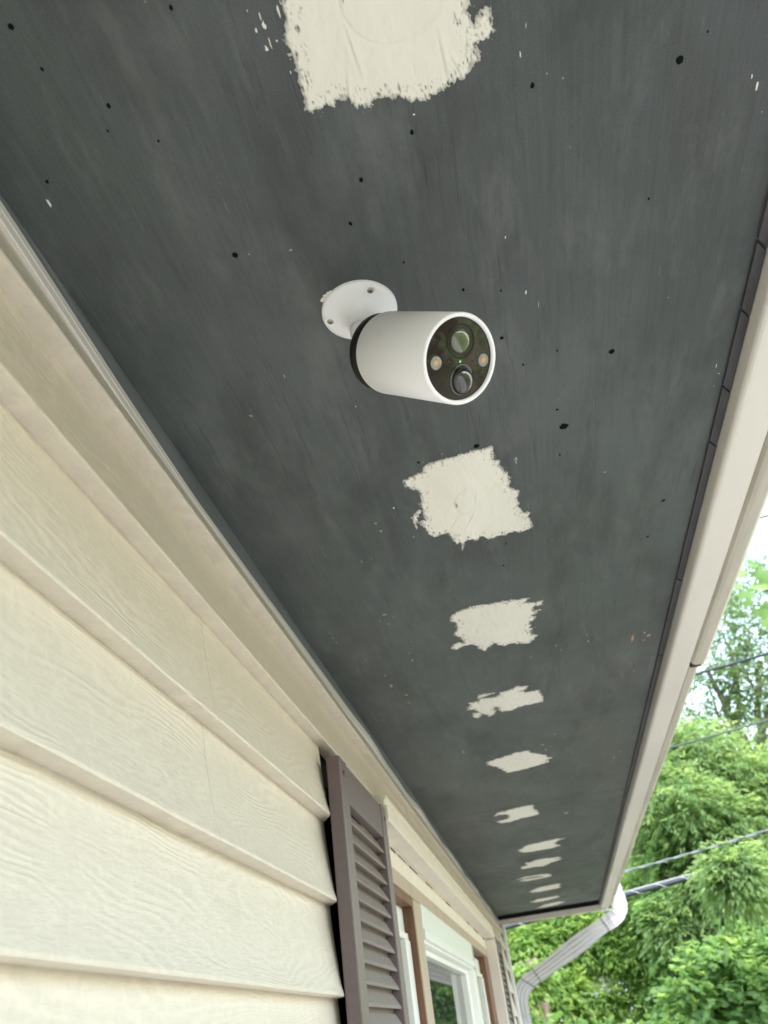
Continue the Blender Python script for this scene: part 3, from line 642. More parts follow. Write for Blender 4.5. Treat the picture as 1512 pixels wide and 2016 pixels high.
# plate: a shallow dished disc, with boss, neck and ball
bm = bmesh.new()
lathe(bm, PL + Vector((0, 0, -.0001)), (0, 0, -1), [(0, .0308), (.0022, .0308), (.0032, .0300), (.0042, .026), (.0052, .020), (.0075, .0150), (.0125, .0115), (.0175, .0100), (.0205, .0098), (.0205, 0)], 72)
obj('mount_plate', bm, m_white, sec, True)
neck0 = PL + Vector((.0, 0, -.0195)); neck1 = BC - ax * .0138
bm = bmesh.new(); tube(bm, [PL + Vector((0, 0, -.0195)), PL + Vector((-.0002, 0, -.026)), neck0.lerp(neck1, .55) + Vector((-.004, .001, -.004)), neck1], [.0098, .0100, .0095, .009], 24)
obj('neck', bm, m_white, sec, True)
bm = bmesh.new(); lathe(bm, PL + Vector((0, 0, -.0200)), (0, 0, -1), [(0, .0102), (.0006, .0106), (.0018, .0106), (.0024, .0102)], 40); obj('clamp_ring', bm, m_white, sec, True)
def to_plate(px, py, z): d = ray(px, py); return Vector(d * (z / d[2]))
for px, py in ((729, 572), (651, 633)):
    q = to_plate(px, py, H - .0042); q.z = H
    d = (Vector((q.x, q.y, 0)) - Vector((PL.x, PL.y, 0)))
    bm = bmesh.new(); lathe(bm, (q.x, q.y, H - .0035), (0, 0, -1), [(0, .0052), (.0010, .0050), (.0012, .0044), (.0007, .0036), (.0004, .0030)], 28); obj('screw_well', bm, m_white, sec, True)
    bm = bmesh.new(); lathe(bm, (q.x, q.y, H - .0038), (0, 0, -1), [(0, .0028), (.0009, .0027), (.0016, .0018), (.0017, 0)], 20); s_ = obj('screw', bm, m_steel, sec, True)
    bm = bmesh.new()
    for an in (.4, .4 + math.pi / 2):
        vs = box(bm, -.0017, .0017, -.00032, .00032, -.0001, .0001); bmesh.ops.rotate(bm, verts=vs, cent=(0, 0, 0), matrix=Matrix.Rotation(an, 3, 'Z')); bmesh.ops.translate(bm, verts=vs, vec=(q.x, q.y, H - .0056))
    so = obj('screw_slot', bm, m_screw, None); so.parent = s_; so.location = (0, 0, 0)
# front
GF = FC - ax * .0030; RG = RB - .0032
bm = bmesh.new(); lathe(bm, GF, ax, [(0, RG), (.0003, RG - .0004), (.0004, 0)], 96, fr); face = obj('front_glass', bm, m_face, sec)
bm = bmesh.new(); lathe(bm, GF, ax, [(-.0002, RG + .0001), (.0008, RG + .0001), (.0008, RG - .0004), (.0003, RG - .0006)], 96, fr); obj('glass_gasket', bm, m_ring, sec, True)
def fpt(u, v, d=.0004): return GF + fr * u + fu * v + ax * d
U = 1 / 3.15 * .545 / 1600 / .985
def face_uv(zx, zy):                                   # a point on the face seen in an enlarged view of it
    d = Vector(tuple(ray(580 + zx / 3.15, 500 + zy / 3.15))); t = (GF - Vector((0, 0, 0))).dot(ax) / d.dot(ax); q = d * t - GF
    return q.dot(fr), q.dot(fu)
def ring(name, uv, r0, r1, h, mat, par):
    bm = bmesh.new(); lathe(bm, fpt(*uv, .0002), ax, [(0, r1), (h, r1), (h, r0), (0, r0)], 48, fr); o = obj(name, bm, mat, None, False); o.parent = par; o.location = -wloc(par) ; return o
def disc(name, uv, r, prof, mat, par, k=(1, 1), smooth=True):
    bm = bmesh.new(); lathe(bm, Vector((0, 0, 0)), Vector((0, 0, 1)), [(h * r, q * r) for h, q in prof], 40, Vector((1, 0, 0)))
    mt = Matrix((fr * k[0], fu * k[1], ax)).transposed(); p = fpt(*uv, .0004)
    for v in bm.verts: v.co = mt @ v.co + p
    o = obj(name, bm, mat, None, smooth); o.parent = par; o.location = -wloc(par); return o
lu = face_uv(1028, 540); ring('lens_ring', lu, .0106, .0116, .0006, m_ring, face); ring('lens_ring', lu, .0089, .0094, .0003, m_ring, face)
disc('lens', lu, .0080, [(0, 1), (.05, .98), (.16, .7), (.22, .35), (.24, 0)], m_lens, face)
for z in ((875, 677), (1168, 658)):
    q = face_uv(*z); ring('light_ring', q, .0045, .0050, .0003, m_ring, face)
    disc('spotlight', q, .0045, [(0, 1), (.04, .97), (.10, .7), (.14, .35), (.15, 0)], m_spot, face)
    disc('emitter', (q[0] - .0004, q[1]), .0018, [(.36, 1), (.40, .8), (.44, 0)], m_amber, face)
q = face_uv(1025, 667); disc('indicator_light', q, .0007, [(0, 1), (.15, .9), (.2, 0)], m_green, face)
for z, r in (((952, 672), .0011), ((1100, 662), .0009)): disc('sensor_hole', face_uv(*z), r, [(0, 1), (.08, .9), (.1, 0)], m_ring, face)
q = face_uv(1030, 782)
disc('motion_dome_bezel', (q[0], q[1] + .0002), .0098, [(0, 1), (.05, 1), (.09, .93), (.09, .80), (.0, .78)], m_dome, face, (.98, 1.12))
disc('motion_dome', q, .0083, [(0, 1), (.2, .985), (.42, .90), (.6, .75), (.74, .5), (.8, .25), (.82, 0)], m_dome, face, (1, 1.12))
# smear of old filler beside the plate
bm = bmesh.new()
for k, (px, py) in enumerate(((642, 582), (652, 575), (638, 588), (649, 582), (723, 556))):
    q = to_plate(px, py, H); blob_bm(bm, q.x, q.y, .0035 if k < 4 else .004, .0025 if k < 4 else .0012, H - .0008, 900 + k, 12, .7)
tag(obj('paint_smear', bm, m_trim, PANELS[1]), kind='stuff')

# ------------------------------------------------------------------ vegetation
m_leaf_a = mat_leaf('ash leaf', (.150, .250, .105), (.215, .345, .135), (.36, .48, .19))
m_leaf_b = mat_leaf('bright leaf', (.150, .27, .080), (.225, .375, .100), (.35, .48, .13))
m_leaf_c = mat_leaf('maple leaf', (.145, .265, .095), (.205, .355, .120), (.30, .44, .15))
m_leaf_d = mat_leaf('feathery leaf', (.09, .16, .06), (.15, .25, .10), (.22, .33, .13), .55)
m_leaf_sunlit = mat_leaf('sunlit yellow leaf', (.16, .20, .03), (.26, .29, .04), (.38, .36, .06))
m_leaf_s = mat_leaf('round shrub leaf', (.09, .19, .05), (.16, .29, .08), (.25, .38, .12))
m_bark = mat_bark('brown bark', (.12, .088, .068)); m_barkg = mat_bark('grey bark', (.20, .165, .145)); m_barkd = mat_bark('dark vine bark', (.055, .042, .034))

LOZ = (np.array([[0, 0, 0], [-.5, .42, .10], [0, .5, 0], [.5, .42, .10], [0, 1, -.10]]), np.array([[0, 2, 1], [0, 3, 2], [1, 2, 4], [2, 3, 4]]))
ROUND = (np.array([[0, 0, 0], [-.42, .18, .05], [-.5, .55, .08], [0, 1, -.04], [.5, .55, .08], [.42, .18, .05]]), np.array([[0, 5, 1], [1, 5, 4], [1, 4, 2], [2, 4, 3]]))
_mp = [(0, .0), (-.28, -.02), (-.22, .16), (-.62, .22), (-.46, .38), (-.56, .62), (-.24, .56), (-.20, .72), (0, 1.0), (.20, .72), (.24, .56), (.56, .62), (.46, .38), (.62, .22), (.22, .16), (.28, -.02)]
MAPLE = (np.array([[0, .32, .05]] + [[x, y, -.10 * abs(x) - .08 * y * y] for x, y in _mp]), np.array([[0, i + 1, (i + 1) % len(_mp) + 1] for i in range(len(_mp))]))
def leaves(shape, P, D, N, L, Wd, tone):
    """P base points, D pointing direction, N face normal, L length, Wd width"""
    D = D / (np.linalg.norm(D, axis=1, keepdims=True) + 1e-9); S = np.cross(D, N); S /= (np.linalg.norm(S, axis=1, keepdims=True) + 1e-9); N = np.cross(S, D)
    T, tr = shape; n = len(P); m = len(T)
    V = P[:, None, :] + T[None, :, 0:1] * (S * Wd[:, None])[:, None, :] + T[None, :, 1:2] * (D * L[:, None])[:, None, :] + T[None, :, 2:3] * (N * L[:, None])[:, None, :]
    tris = tr[None] + (np.arange(n) * m)[:, None, None]
    return V.reshape(-1, 3), tris.reshape(-1, 3), np.repeat(tone, m)
def sprays(blobs, per, leaf_n, spread, L, rng, droop=.5, hollow=.55):
    """blobs: (centre, radii); returns leaf bases, directions, normals, tones gathered in sprays of leaves"""
    Pb, Db, Nb, Tb = [], [], [], []
    for c, r, dens in blobs:
        n = max(3, int(per * dens)); u = rng.normal(size=(n, 3)); u /= np.linalg.norm(u, axis=1, keepdims=True)
        rad = hollow + (1.08 - hollow) * rng.random(n) ** .7
        rad *= 1 + .22 * np.array([mn.noise(Vector(tuple(q * 2.3 + np.array(c)))) for q in u])
        base = np.array(c) + u * rad[:, None] * np.array(r)
        out = u * np.array([1, 1, .6]) + rng.normal(size=(n, 3)) * .45; out[:, 2] -= droop * rng.random(n); out /= np.linalg.norm(out, axis=1, keepdims=True)
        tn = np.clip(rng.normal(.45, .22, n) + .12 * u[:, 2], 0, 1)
        for k in range(leaf_n):
            f = k / max(1, leaf_n - 1); ln = spread * (.6 + .8 * rng.random(n))
            p = base + out * (f * ln)[:, None]; p[:, 2] -= droop * .5 * ln * f * f
            side = np.cross(out, np.array([0, 0, 1.0])); side /= (np.linalg.norm(side, axis=1, keepdims=True) + 1e-9)
            d = out * (.55 + .5 * f) + side * (1 if k % 2 else -1) * (1 - .7 * f) + rng.normal(size=(n, 3)) * .22; d[:, 2] -= droop * .6
            nn = np.array([0, 0, 1.0]) + rng.normal(size=(n, 3)) * .45 + out * .35
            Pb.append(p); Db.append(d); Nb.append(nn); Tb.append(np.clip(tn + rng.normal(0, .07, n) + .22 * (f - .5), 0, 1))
    return np.concatenate(Pb), np.concatenate(Db), np.concatenate(Nb), np.concatenate(Tb)
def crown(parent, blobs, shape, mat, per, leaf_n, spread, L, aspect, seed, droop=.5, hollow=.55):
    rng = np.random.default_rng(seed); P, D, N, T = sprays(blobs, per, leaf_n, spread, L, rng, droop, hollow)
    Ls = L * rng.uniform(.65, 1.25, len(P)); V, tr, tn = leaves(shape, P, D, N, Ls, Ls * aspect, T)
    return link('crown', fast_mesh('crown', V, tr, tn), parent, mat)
def wood(parent, lines, mat, name='trunk', seg=8):
    bm = bmesh.new()
    for pts, r0, r1 in lines:
        pts = curve(pts, max(6, 4 * len(pts))); n = len(pts)
        jit = [Vector((mn.noise(p * 3), mn.noise(p * 3 + Vector((9, 0, 0))), 0)) * r0 * .9 for p in pts]
        tube(bm, [p + j for p, j in zip(pts, jit)], [r0 + (r1 - r0) * i / (n - 1) for i in range(n)], seg)
    return obj(name, bm, mat, parent, True)
def base(p): return Vector((p.x, p.y, GZ - .1))
def px_blobs(lst, y0, sc=1.0):
    out = []
    for px, py, rpx, dy, dens in lst:
        c = at(px, py, y0 + dy); r = rpx * (.83 * c.y + .55 * c.z) / F_PX * sc
        out.append((tuple(c), (r, r * 1.15, r * .95), dens))
    return out

# 1 dense drooping tree in the middle distance
b1 = px_blobs([(1290, 1560, 60, 0, 1), (1380, 1500, 75, .3, 1.4), (1470, 1560, 80, .2, 1.4), (1350, 1590, 70, -.4, 1.1), (1420, 1640, 85, -.2, 1.5), (1500, 1680, 75, -.3, 1.3), (1330, 1470, 40, .5, .5),
               (1300, 1660, 50, .3, .7), (1440, 1760, 85, -.6, 1.4), (1510, 1770, 70, -.4, 1.2), (1370, 1770, 55, -.3, .8), (1560, 1560, 90, 0, 1.2), (1590, 1720, 100, 0, 1.2), (1280, 1500, 38, .4, .4), (1340, 1820, 45, -.5, .7), (1450, 1850, 70, -.5, 1)], 11)
t1 = thing('dense_tree', base(at(1460, 1990, 11)), 'dense tree with drooping narrow leaves and a leaning brown trunk, right of the gutter', 'tree')
q = lambda px, py, y=11.0: at(px, py, y)
wood(t1, [([base(q(1460, 1990)), q(1455, 1930), q(1440, 1800), q(1405, 1705), q(1340, 1620), q(1300, 1560)], .085, .035), ([q(1425, 1745), q(1440, 1650), q(1470, 1560)], .05, .02), ([q(1370, 1655), q(1390, 1580), q(1385, 1500)], .035, .012)], m_bark)
b1 += px_blobs([(1428, 1708, 17, 0, .22), (1450, 1722, 22, 0, .3), (1440, 1688, 14, 0, .15)], 8.0)
wood(t1, [([q(1405, 1705), at(1440, 1690, 9.5), at(1450, 1700, 8.4), at(1425, 1712, 7.9)], .02, .005)], m_bark, 'limb', 6)
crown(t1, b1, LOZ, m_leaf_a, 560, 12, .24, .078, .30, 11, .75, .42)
wood(t1, [([q(1400, 1712, 10), q(1420, 1745, 10), q(1446, 1778, 10)], .012, .004), ([q(1408, 1722, 10), q(1412, 1742, 10), q(1408, 1752, 10)], .007, .003), ([q(1418, 1716, 10), q(1440, 1733, 10), q(1452, 1750, 10)], .008, .003),
          ([q(1392, 1808, 10), q(1398, 1830, 10), q(1392, 1850, 10)], .008, .003)], m_barkg, 'bare_branch', 6)
# 2 sparse feathery tree against the sky
b2 = px_blobs([(1400, 1210, 40, 0, .5), (1470, 1230, 60, .2, .8), (1440, 1290, 50, 0, .6), (1400, 1330, 40, -.3, .5), (1500, 1330, 60, 0, .8), (1440, 1390, 45, .2, .5), (1390, 1420, 38, 0, .45), (1340, 1440, 30, 0, .35), (1500, 1430, 50, -.2, .6),
               (1510, 1150, 45, .3, .4), (1580, 1250, 90, 0, 1), (1590, 1400, 90, 0, 1), (1430, 1170, 30, .4, .3), (1480, 1120, 22, .4, .25)], 14)
t2 = thing('sparse_tree', base(at(1530, 1990, 14)), 'thin open tree of grey branches and pale feathery leaves, white sky showing through', 'tree')
Q = lambda px, py, y=14.0: at(px, py, y)
wood(t2, [([base(Q(1530, 1990)), Q(1525, 1800), Q(1510, 1590), Q(1485, 1500), Q(1450, 1440), Q(1420, 1380), Q(1390, 1320)], .17, .03),
          ([Q(1505, 1560), Q(1498, 1450), Q(1490, 1370), Q(1495, 1300)], .08, .03), ([Q(1475, 1470), Q(1430, 1440), Q(1380, 1420), Q(1350, 1390)], .045, .015),
          ([Q(1450, 1440), Q(1455, 1360), Q(1440, 1290), Q(1420, 1240)], .045, .012), ([Q(1430, 1400), Q(1445, 1350), Q(1470, 1290), Q(1475, 1230)], .035, .01),
          ([Q(1492, 1380), Q(1470, 1330), Q(1440, 1310)], .03, .01), ([Q(1498, 1440), Q(1520, 1380), Q(1540, 1320)], .06, .02), ([Q(1485, 1480), Q(1500, 1455), Q(1530, 1440)], .03, .01), ([Q(1410, 1360), Q(1395, 1350), Q(1375, 1345)], .02, .006),
          ([Q(1440, 1425), Q(1418, 1412), Q(1400, 1370), Q(1396, 1330)], .025, .008)], m_barkg)
crown(t2, b2, LOZ, m_leaf_d, 170, 13, .50, .085, .36, 12, .35, .2)
# 3 bright hanging foliage on the left
b3 = px_blobs([(1040, 1860, 45, 0, 1), (1100, 1850, 50, .3, 1.1), (1170, 1835, 45, .2, 1), (1230, 1830, 50, 0, 1), (1290, 1810, 45, -.2, .9), (1090, 1915, 28, -.3, .35), (1155, 1868, 24, 0, .3), (1240, 1880, 24, -.3, .3), (1110, 1960, 38, -.4, .7),
               (1300, 1880, 45, -.3, .9), (1310, 1950, 50, -.3, .9), (1290, 1740, 40, .4, .8), (1250, 1760, 40, .5, .8), (1320, 1700, 30, .4, .4), (1180, 1972, 22, -.4, .25), (1010, 1840, 25, .2, .4), (1240, 1962, 22, -.2, .25), (1060, 1820, 30, .3, .5), (1130, 1800, 25, .4, .4)], 12)
t3 = thing('bright_tree', base(at(1140, 2000, 12)), 'bright green tree with hanging leafy shoots filling the view below the far eave', 'tree')
Q3 = lambda px, py, y=12.0: at(px, py, y)
wood(t3, [([base(Q3(1140, 2005)), Q3(1135, 1960), Q3(1128, 1920), Q3(1135, 1870), Q3(1150, 1830)], .06, .02), ([Q3(1130, 1930), Q3(1085, 1890), Q3(1050, 1850)], .03, .012), ([Q3(1132, 1890), Q3(1190, 1850), Q3(1240, 1820)], .03, .012)], m_barkd)
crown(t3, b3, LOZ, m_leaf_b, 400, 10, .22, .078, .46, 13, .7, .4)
# vine covered dead stem
t7 = thing('vine_stem', base(at(1325, 2000, 10.6)), 'slender dark stem wrapped in vine, rising behind the black cable', 'tree')
Q7 = lambda px, py: at(px, py, 10.6)
wood(t7, [([base(Q7(1330, 2000)), Q7(1328, 1900), Q7(1312, 1790), Q7(1310, 1720), Q7(1302, 1650)], .05, .022), ([Q7(1314, 1785), Q7(1330, 1830), Q7(1345, 1880)], .04, .02)], m_barkd)
crown(t7, px_blobs([(1300, 1780, 28, 0, .8), (1330, 1880, 32, 0, .9), (1345, 1930, 30, 0, .7), (1300, 1690, 20, 0, .4)], 10.6), ROUND, m_leaf_c, 130, 6, .15, .085, .8, 17, .6, .4)
# 4 maple, lower right
b4 = px_blobs([(1440, 1930, 60, 0, 1), (1380, 1960, 55, -.1, 1), (1500, 1970, 60, -.2, 1.1), (1490, 1880, 50, .2, .8), (1350, 2010, 50, 0, .8), (1440, 2010, 60, -.3, 1), (1400, 1890, 38, .2, .6), (1570, 1930, 80, 0, 1), (1530, 2040, 60, 0, .8)], 9)
t4 = thing('maple_tree', base(at(1470, 2000, 9.2)), 'maple with broad lobed leaves low in the right corner', 'tree')
wood(t4, [([base(at(1470, 2000, 9.2)), at(1465, 1990, 9.2), at(1450, 1930, 9.2), at(1440, 1880, 9.1)], .05, .015), ([at(1462, 1980, 9.2), at(1400, 1950, 9.1), at(1360, 1930, 9)], .02, .008)], m_bark)
crown(t4, b4, MAPLE, m_leaf_c, 160, 6, .18, .074, 1.0, 14, .5, .35)
# 5 round leaved shrubs along the bottom
for k, (px, py, rp, y, lab) in enumerate([(1075, 2060, 36, 7.2, 'pale shrub with round leaves beside the foot of the downspout'), (1190, 2056, 40, 7.5, 'pale round leaved shrub in the middle of the bottom edge'), (1290, 2062, 40, 7.8, 'pale round leaved shrub left of the low maple')]):
    s = thing('round_leaf_shrub', base(at(px, py, y)), lab, 'shrub', 'round leaved shrubs along the bottom')
    wood(s, [([base(at(px, py, y)), at(px - 4, py + 30, y), at(px + 6, py - 20, y)], .02, .006), ([at(px, py + 40, y), at(px + 25, py, y)], .012, .004)], m_barkg, 'stem', 6)
    crown(s, px_blobs([(px, py, rp, 0, 1), (px - 30, py + 15, rp * .7, 0, .6), (px + 35, py + 12, rp * .7, 0, .6), (px, py + 90, rp * 1.5, 0, 1)], y), ROUND, m_leaf_s, 95, 6, .13, .058, .92, 30 + k, .35, .3)
# 6 near maple branch entering from the right
t6 = thing('overhanging_maple', Vector((3.9, 4.3, GZ)), 'maple outside the right edge whose nearest big lobed leaves reach in beside the gutter', 'tree')
Q6 = lambda px, py, y=4.0: at(px, py, y)
wood(t6, [([Vector((3.9, 4.3, GZ - .1)), Vector((3.85, 4.3, .6)), Vector((3.7, 4.25, 2.2)), Vector((3.6, 4.2, 3.6))], .12, .05), ([Vector((3.75, 4.25, 1.9)), Q6(1700, 1120), Q6(1580, 1150), Q6(1500, 1165)], .03, .004), ([Q6(1580, 1150), Q6(1530, 1120), Q6(1500, 1110)], .006, .002)], m_bark)
P6 = [(1500, 1115, -1.2, .2, .10), (1510, 1150, -.9, -.1, .11), (1470, 1125, -1, .1, .085), (1480, 1160, -1, -.5, .10), (1505, 1190, -.3, -1, .11), (1460, 1150, -1, -.2, .085), (1495, 1140, .2, .6, .09), (1530, 1180, -.6, -.8, .12), (1520, 1210, -.5, -1, .11), (1540, 1120, -.4, .5, .11), (1560, 1160, .1, -1, .12), (1490, 1110, -.8, .5, .07), (1512, 1128, -.4, -.9, .10), (1475, 1178, -.7, -.8, .075)]
pp = np.array([tuple(at(a, b_, 3.9 + .25 * random.random())) for a, b_, *_ in P6]); dd = np.array([(u, -.35 + .4 * random.random(), v) for _, _, u, v, _ in P6]); nn = np.array([(random.uniform(-.5, .3), -.75, .75 + random.uniform(-.3, .3)) for _ in P6]); ll = np.array([p[4] for p in P6])
V, tr, tn = leaves(MAPLE, pp, dd, nn, ll, ll * .95, RNG.uniform(.35, .9, len(ll)))
V2, tr2, tn2 = None, None, None
rg = np.random.default_rng(44); pb, db, nb_, tb = sprays([((3.7, 4.4, 3.4), (1.3, 1.3, 1.0), 1), ((3.0, 4.6, 2.6), (.5, .6, .5), .2)], 260, 6, .3, .1, rg)
La = .12 * rg.uniform(.7, 1.2, len(pb)); V2, tr2, tn2 = leaves(MAPLE, pb, db, nb_, La, La, tb)
link('crown', fast_mesh('crown', np.concatenate([V, V2]), np.concatenate([tr, tr2 + len(V)]), np.concatenate([tn, tn2])), t6, m_leaf_c)
# 8 tree glimpsed behind, its sunlit look painted into yellow leaves
t8 = thing('sunlit_tree', base(at(1490, 1990, 19)), 'tree with a sunlit look painted into yellow green leaves, glimpsed behind the trunk of the thin open tree', 'tree')
wood(t8, [([base(at(1500, 1990, 19)), at(1500, 1700, 19), at(1495, 1520, 19)], .12, .04)], m_bark)
crown(t8, px_blobs([(1450, 1500, 32, 0, .7), (1495, 1520, 36, 0, .8), (1530, 1560, 50, 0, 1), (1410, 1520, 24, 0, .4)], 19), LOZ, m_leaf_sunlit, 130, 9, .35, .15, .5, 18, .4, .3)
# broken pale stump left of the downspout
st = thing('broken_stump', base(at(1045, 1990, 13)), 'pale splintered stump of a dead tree behind the downspout', 'tree stump')
S = lambda px, py: at(px, py, 10.2)
m_stump = plain('splintered pale wood', (.23, .18, .145), .85, .2, var=.6, scale=22, stretch=(1, 1, .15), bump=.6)
bm = bmesh.new(); rr = random.Random(8); cst = at(1044, 1912, 10.6); n = 18; rings = []
for z, rad in ((GZ - .1, .15), (cst.z - .5, .13), (cst.z - .1, .12), (cst.z, .115)):
    rings.append([bm.verts.new((cst.x + math.cos(6.283 * k / n) * rad * rr.uniform(.85, 1.15), cst.y + math.sin(6.283 * k / n) * rad * rr.uniform(.85, 1.15), z)) for k in range(n)])
rings.append([bm.verts.new((cst.x + math.cos(6.283 * k / n) * .10, cst.y + math.sin(6.283 * k / n) * .10, cst.z + rr.choice((.01, .03, .06, .09, .13)))) for k in range(n)])
rings.append([bm.verts.new((cst.x + math.cos(6.283 * k / n) * .05, cst.y + math.sin(6.283 * k / n) * .05, cst.z + rr.uniform(-.02, .08))) for k in range(n)])
for a, c in zip(rings, rings[1:]):
    for k in range(n): bm.faces.new((a[k], a[(k + 1) % n], c[(k + 1) % n], c[k]))
bm.faces.new(rings[-1]); obj('trunk', bm, m_stump, st)
crown(st, px_blobs([(1040, 1935, 26, 0, .8), (1062, 1915, 16, 0, .4), (1030, 1905, 13, 0, .3)], 10.0), LOZ, m_leaf_b, 90, 7, .14, .08, .5, 71, .7, .4)
# far row of trees that closes the view
fr_rng = random.Random(21)
labs = ['far tree at the left end of the back row', 'far tree second from the left in the back row', 'far tree in the back row behind the bright tree', 'far tree in the back row behind the upper elbow of the downspout', 'far tree in the back row behind the dense tree', 'tall far tree in the back row at the right edge']
for k, (px, top, rp) in enumerate([(1000, 1835, 70), (1080, 1800, 75), (1170, 1780, 75), (1260, 1700, 85), (1370, 1580, 95), (1480, 1600, 100)]):
    y = 20 + (k % 3) * 1.5; t = thing('background_tree', base(at(px, 1990, y)), labs[k], 'tree', 'far trees closing the view')
    wood(t, [([base(at(px, 1990, y)), at(px + 5, 1930, y), at(px - 6, top + 60, y)], .16, .05)], m_barkd)
    bl = []; yy = top + rp * .6
    while yy < 2000: bl += [(px + fr_rng.uniform(-20, 20), yy, rp * fr_rng.uniform(.8, 1.1), fr_rng.uniform(-.6, .6), 1)]; yy += rp * .9
    crown(t, px_blobs(bl, y), LOZ, (m_leaf_a, m_leaf_b, m_leaf_c)[k % 3], 330, 7, .42, .20, .55, 60 + k, .5, .35)
# trees and shrubs beyond the right side and behind the viewer, out of the frame: added to darken the reflections
for k, (x, y, z, r) in enumerate([(4.1, .15, -1.32, .26), (4.7, .75, -1.25, .32), (4.8, -.35, -1.3, .3), (5.7, .3, -1.1, .5), (3.5, -8.5, 0.6, 1.8), (-1.5, -10, .8, 2.0), (3.9, .95, -1.4, .2)]):
    t = thing('reflection_bush', Vector((x, y, GZ)), ('small bush in the yard facing the security camera', 'round bush in the yard on the far corner side', 'round bush in the yard on the viewer side', 'tallest bush of the yard bed', 'tree behind the viewer', 'tree behind the viewer at the house side', 'lowest bush of the yard bed')[k] + ', added unseen to darken the reflections', 'bush', 'unseen bushes added to darken the reflections')
    wood(t, [([Vector((x, y, GZ - .1)), Vector((x + .05, y, (GZ + z) / 2)), Vector((x, y, z + .5 * r))], .1, .04)], m_bark)
    crown(t, [((x, y, z), (r, r, r * 1.05), 1)], LOZ, m_leaf_c, 420 if r > 1 else 70, 7, min(.4, r * .35), .22 if r > 1 else .07, .6, 90 + k, .5, .3)

# ------------------------------------------------------------------ neighbours behind the leaves
m_nw = plain('white neighbour siding', (.72, .72, .73), .6, .3, var=.06, scale=3)
m_nr = plain('slate grey neighbour roof', (.20, .21, .25), .85, .2, var=.2, scale=6)
m_brick = plain('red brick', (.30, .12, .075), .85, .2, var=.3, scale=5); m_mortar = plain('mortar', (.45, .42, .38), .9, .2)
def nhouse(p0, wdt, ht, roof_h, dep, label, cols, pane=True):
    x0, y0, z0 = p0; h = thing('neighbour_house', Vector((x0 + wdt / 2, y0, GZ)), label, 'house', 'neighbouring houses beyond the trees')
    boxobj('wall', (x0, x0 + wdt, y0, y0 + dep, GZ, ht), cols[0], h)
    bm = bmesh.new(); v = [bm.verts.new(p) for p in ((x0 - .2, y0 - .25, ht - .02), (x0 + wdt + .2, y0 - .25, ht - .02), (x0 + wdt + .2, y0 + dep + .25, ht - .02), (x0 - .2, y0 + dep + .25, ht - .02), (x0 - .2, y0 + dep / 2, ht + roof_h), (x0 + wdt + .2, y0 + dep / 2, ht + roof_h))]
    for q_ in ((0, 1, 5, 4), (2, 3, 4, 5), (0, 4, 3), (1, 2, 5), (0, 3, 2, 1)): bm.faces.new([v[k] for k in q_])
    obj('roof', bm, m_nr, h)
    for k in range(max(1, int(wdt / 1.6))):
        fr_ = boxobj('window', (x0 + .4 + k * 1.6, x0 + 1.2 + k * 1.6, y0 - .05, y0 - .002, ht - 1.5, ht - .5), m_sash, h)
        o = boxobj('pane', (x0 + .47 + k * 1.6, x0 + 1.13 + k * 1.6, y0 - .056, y0 - .0505, ht - 1.43, ht - .57), m_glass, None); o.parent = fr_; o.location = -wloc(fr_)
    return h
c1 = at(1165, 1915, 16); n1 = nhouse((c1.x - .9, 16, 0), 3.4, c1.z, .45, 3, 'white neighbour house with grey roof, glimpsed through the gaps left of the brick chimney', (m_nw,))
c2 = at(1010, 1905, 17.5); n2 = nhouse((c2.x - 2.6, 17.5, 0), 3.2, c2.z - .1, .5, 3, 'white neighbour house showing beside the stump at the house corner', (m_nw,))
cc = at(1277, 1935, 13.6)
ch = thing('brick_chimney', Vector((cc.x, cc.y, GZ)), 'red brick chimney half hidden by leaves below the black cable', 'chimney')
boxobj('core', (cc.x - .19, cc.x + .19, cc.y, cc.y + .4, GZ, cc.z + .42), m_mortar, ch)
bme = None; zz = .2; row = 0
while zz < cc.z + .4:
    for k in range(3 if row % 2 else 2):
        wd = .185 if not row % 2 else (.09, .19, .09)[k]; xo = cc.x - .19 + (k * .19 if not row % 2 else (0, .095, .29)[k])
        if bme is None:
            bm = bmesh.new(); box(bm, 0, .185, 0, .03, 0, .058); bmesh.ops.recalc_face_normals(bm, faces=bm.faces); bme = bpy.data.meshes.new('brick'); bm.to_mesh(bme); bm.free(); bme.materials.append(m_brick)
        o = bpy.data.objects.new('brick', bme); COL.objects.link(o); o.parent = ch; o.location = Vector((xo, cc.y - .012, zz)) - Vector(ch.location); o.scale.x = wd / .185
    zz += .07; row += 1
boxobj('cap', (cc.x - .23, cc.x + .23, cc.y - .04, cc.y + .44, cc.z + .4205, cc.z + .48), m_conc, ch, .005)

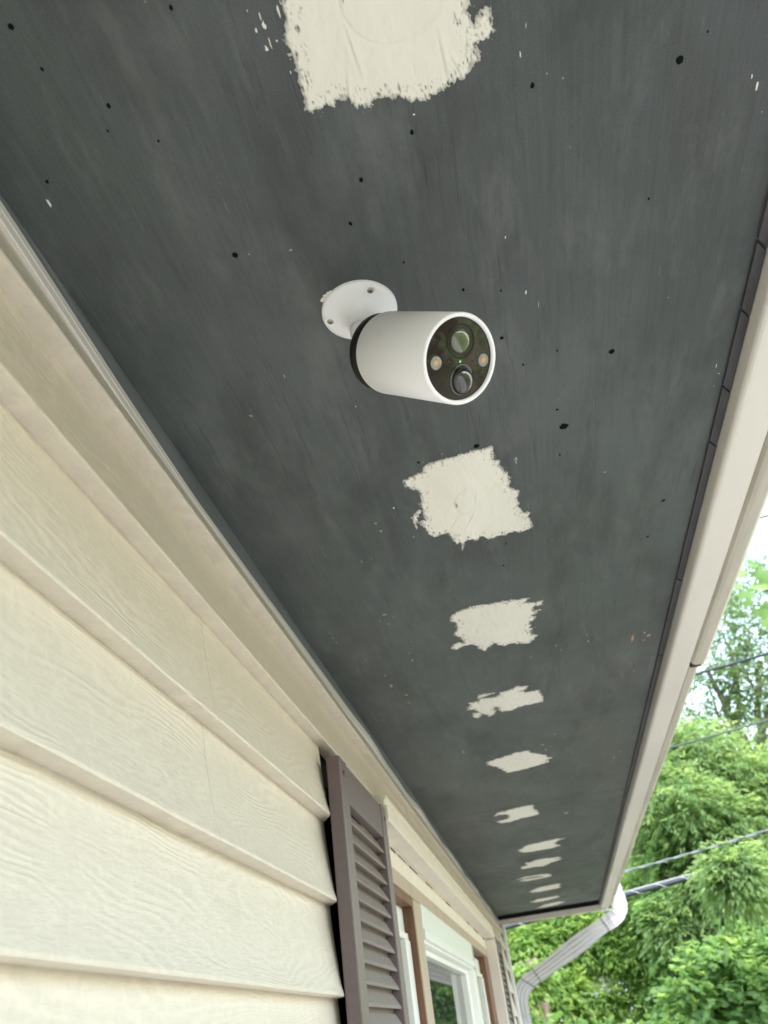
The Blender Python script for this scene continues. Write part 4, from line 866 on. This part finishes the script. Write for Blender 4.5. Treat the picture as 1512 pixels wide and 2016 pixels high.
# ------------------------------------------------------------------ cables
def cable(name, label, p0, p1, r, sag, mat, extra=None, twist=None):
    a, c = at(*p0), at(*p1); d = c - a; a2 = a - d * 1.5; c2 = c + d * (extra if extra is not None else 1.5)
    root = thing(name, a2, label, 'cable', 'overhead cables')
    n = 60; L = (c2 - a2).length
    pts = [a2.lerp(c2, k / n) + Vector((0, 0, sag * ((2 * k / n - 1) ** 2))) for k in range(n + 1)]
    bm = bmesh.new()
    if twist:
        for ph in (0, math.pi):
            m = 400; tp = []
            for k in range(m + 1):
                q_ = a2.lerp(c2, k / m) + Vector((0, 0, sag * ((2 * k / m - 1) ** 2))); an = ph + k / m * L / twist * 2 * math.pi
                tp.append(q_ + Vector((0, math.cos(an), math.sin(an))) * r * .8)
            tube(bm, tp, r * .75, 6)
    else: tube(bm, pts, r, 8)
    obj('cable_core', bm, mat, root, True)
    return root, a2, c2, L, sag
cable('overhead_cable', 'short reddish wire crossing white sky at the top of the gap, above the maple leaves', (1490, 1021, 7.5), (1512, 1015, 7.2), .012, .0, plain('rusty wire', (.22, .14, .11), .7, .3))
cable('overhead_cable', 'upper dark cable crossing the thin open tree, highest of the long ones', (1372, 1327, 7.6), (1512, 1287, 7.0), .012, .012, m_cable)
cable('overhead_cable', 'grey green cable crossing just above the dense tree', (1324, 1471, 8.0), (1512, 1418, 7.4), .009, .02, plain('green grey wire', (.12, .15, .13), .5, .4))
cable('overhead_cable', 'pale twisted pair of wires crossing the dense tree', (1228, 1718, 8.4), (1512, 1636, 7.6), .0075, .10, m_cablegrey, None, .35)
root, a2, c2, L, sag = cable('overhead_cable', 'thick black cable wound with bright lashing wire, ending among the leaves', (1075, 1805, 8.8), (1400, 1717, 8.2), .021, .0, m_cable, .03)
bm = bmesh.new(); m = 700; u_ = (c2 - a2).normalized(); s1 = u_.cross(Vector((0, 0, 1))).normalized(); s2 = u_.cross(s1)
tube(bm, [a2.lerp(c2, k / m) + (s1 * math.cos(k / m * L / .24 * 2 * math.pi) + s2 * math.sin(k / m * L / .24 * 2 * math.pi)) * .0225 for k in range(m + 1)], .0025, 5)
obj('lashing_wire', bm, m_lash, root, True)
bm = bmesh.new(); tube(bm, [a2 + Vector((0, 0, .025)), c2 + Vector((0, 0, .025))], .009, 8); obj('messenger_wire', bm, m_cablegrey, root, True)
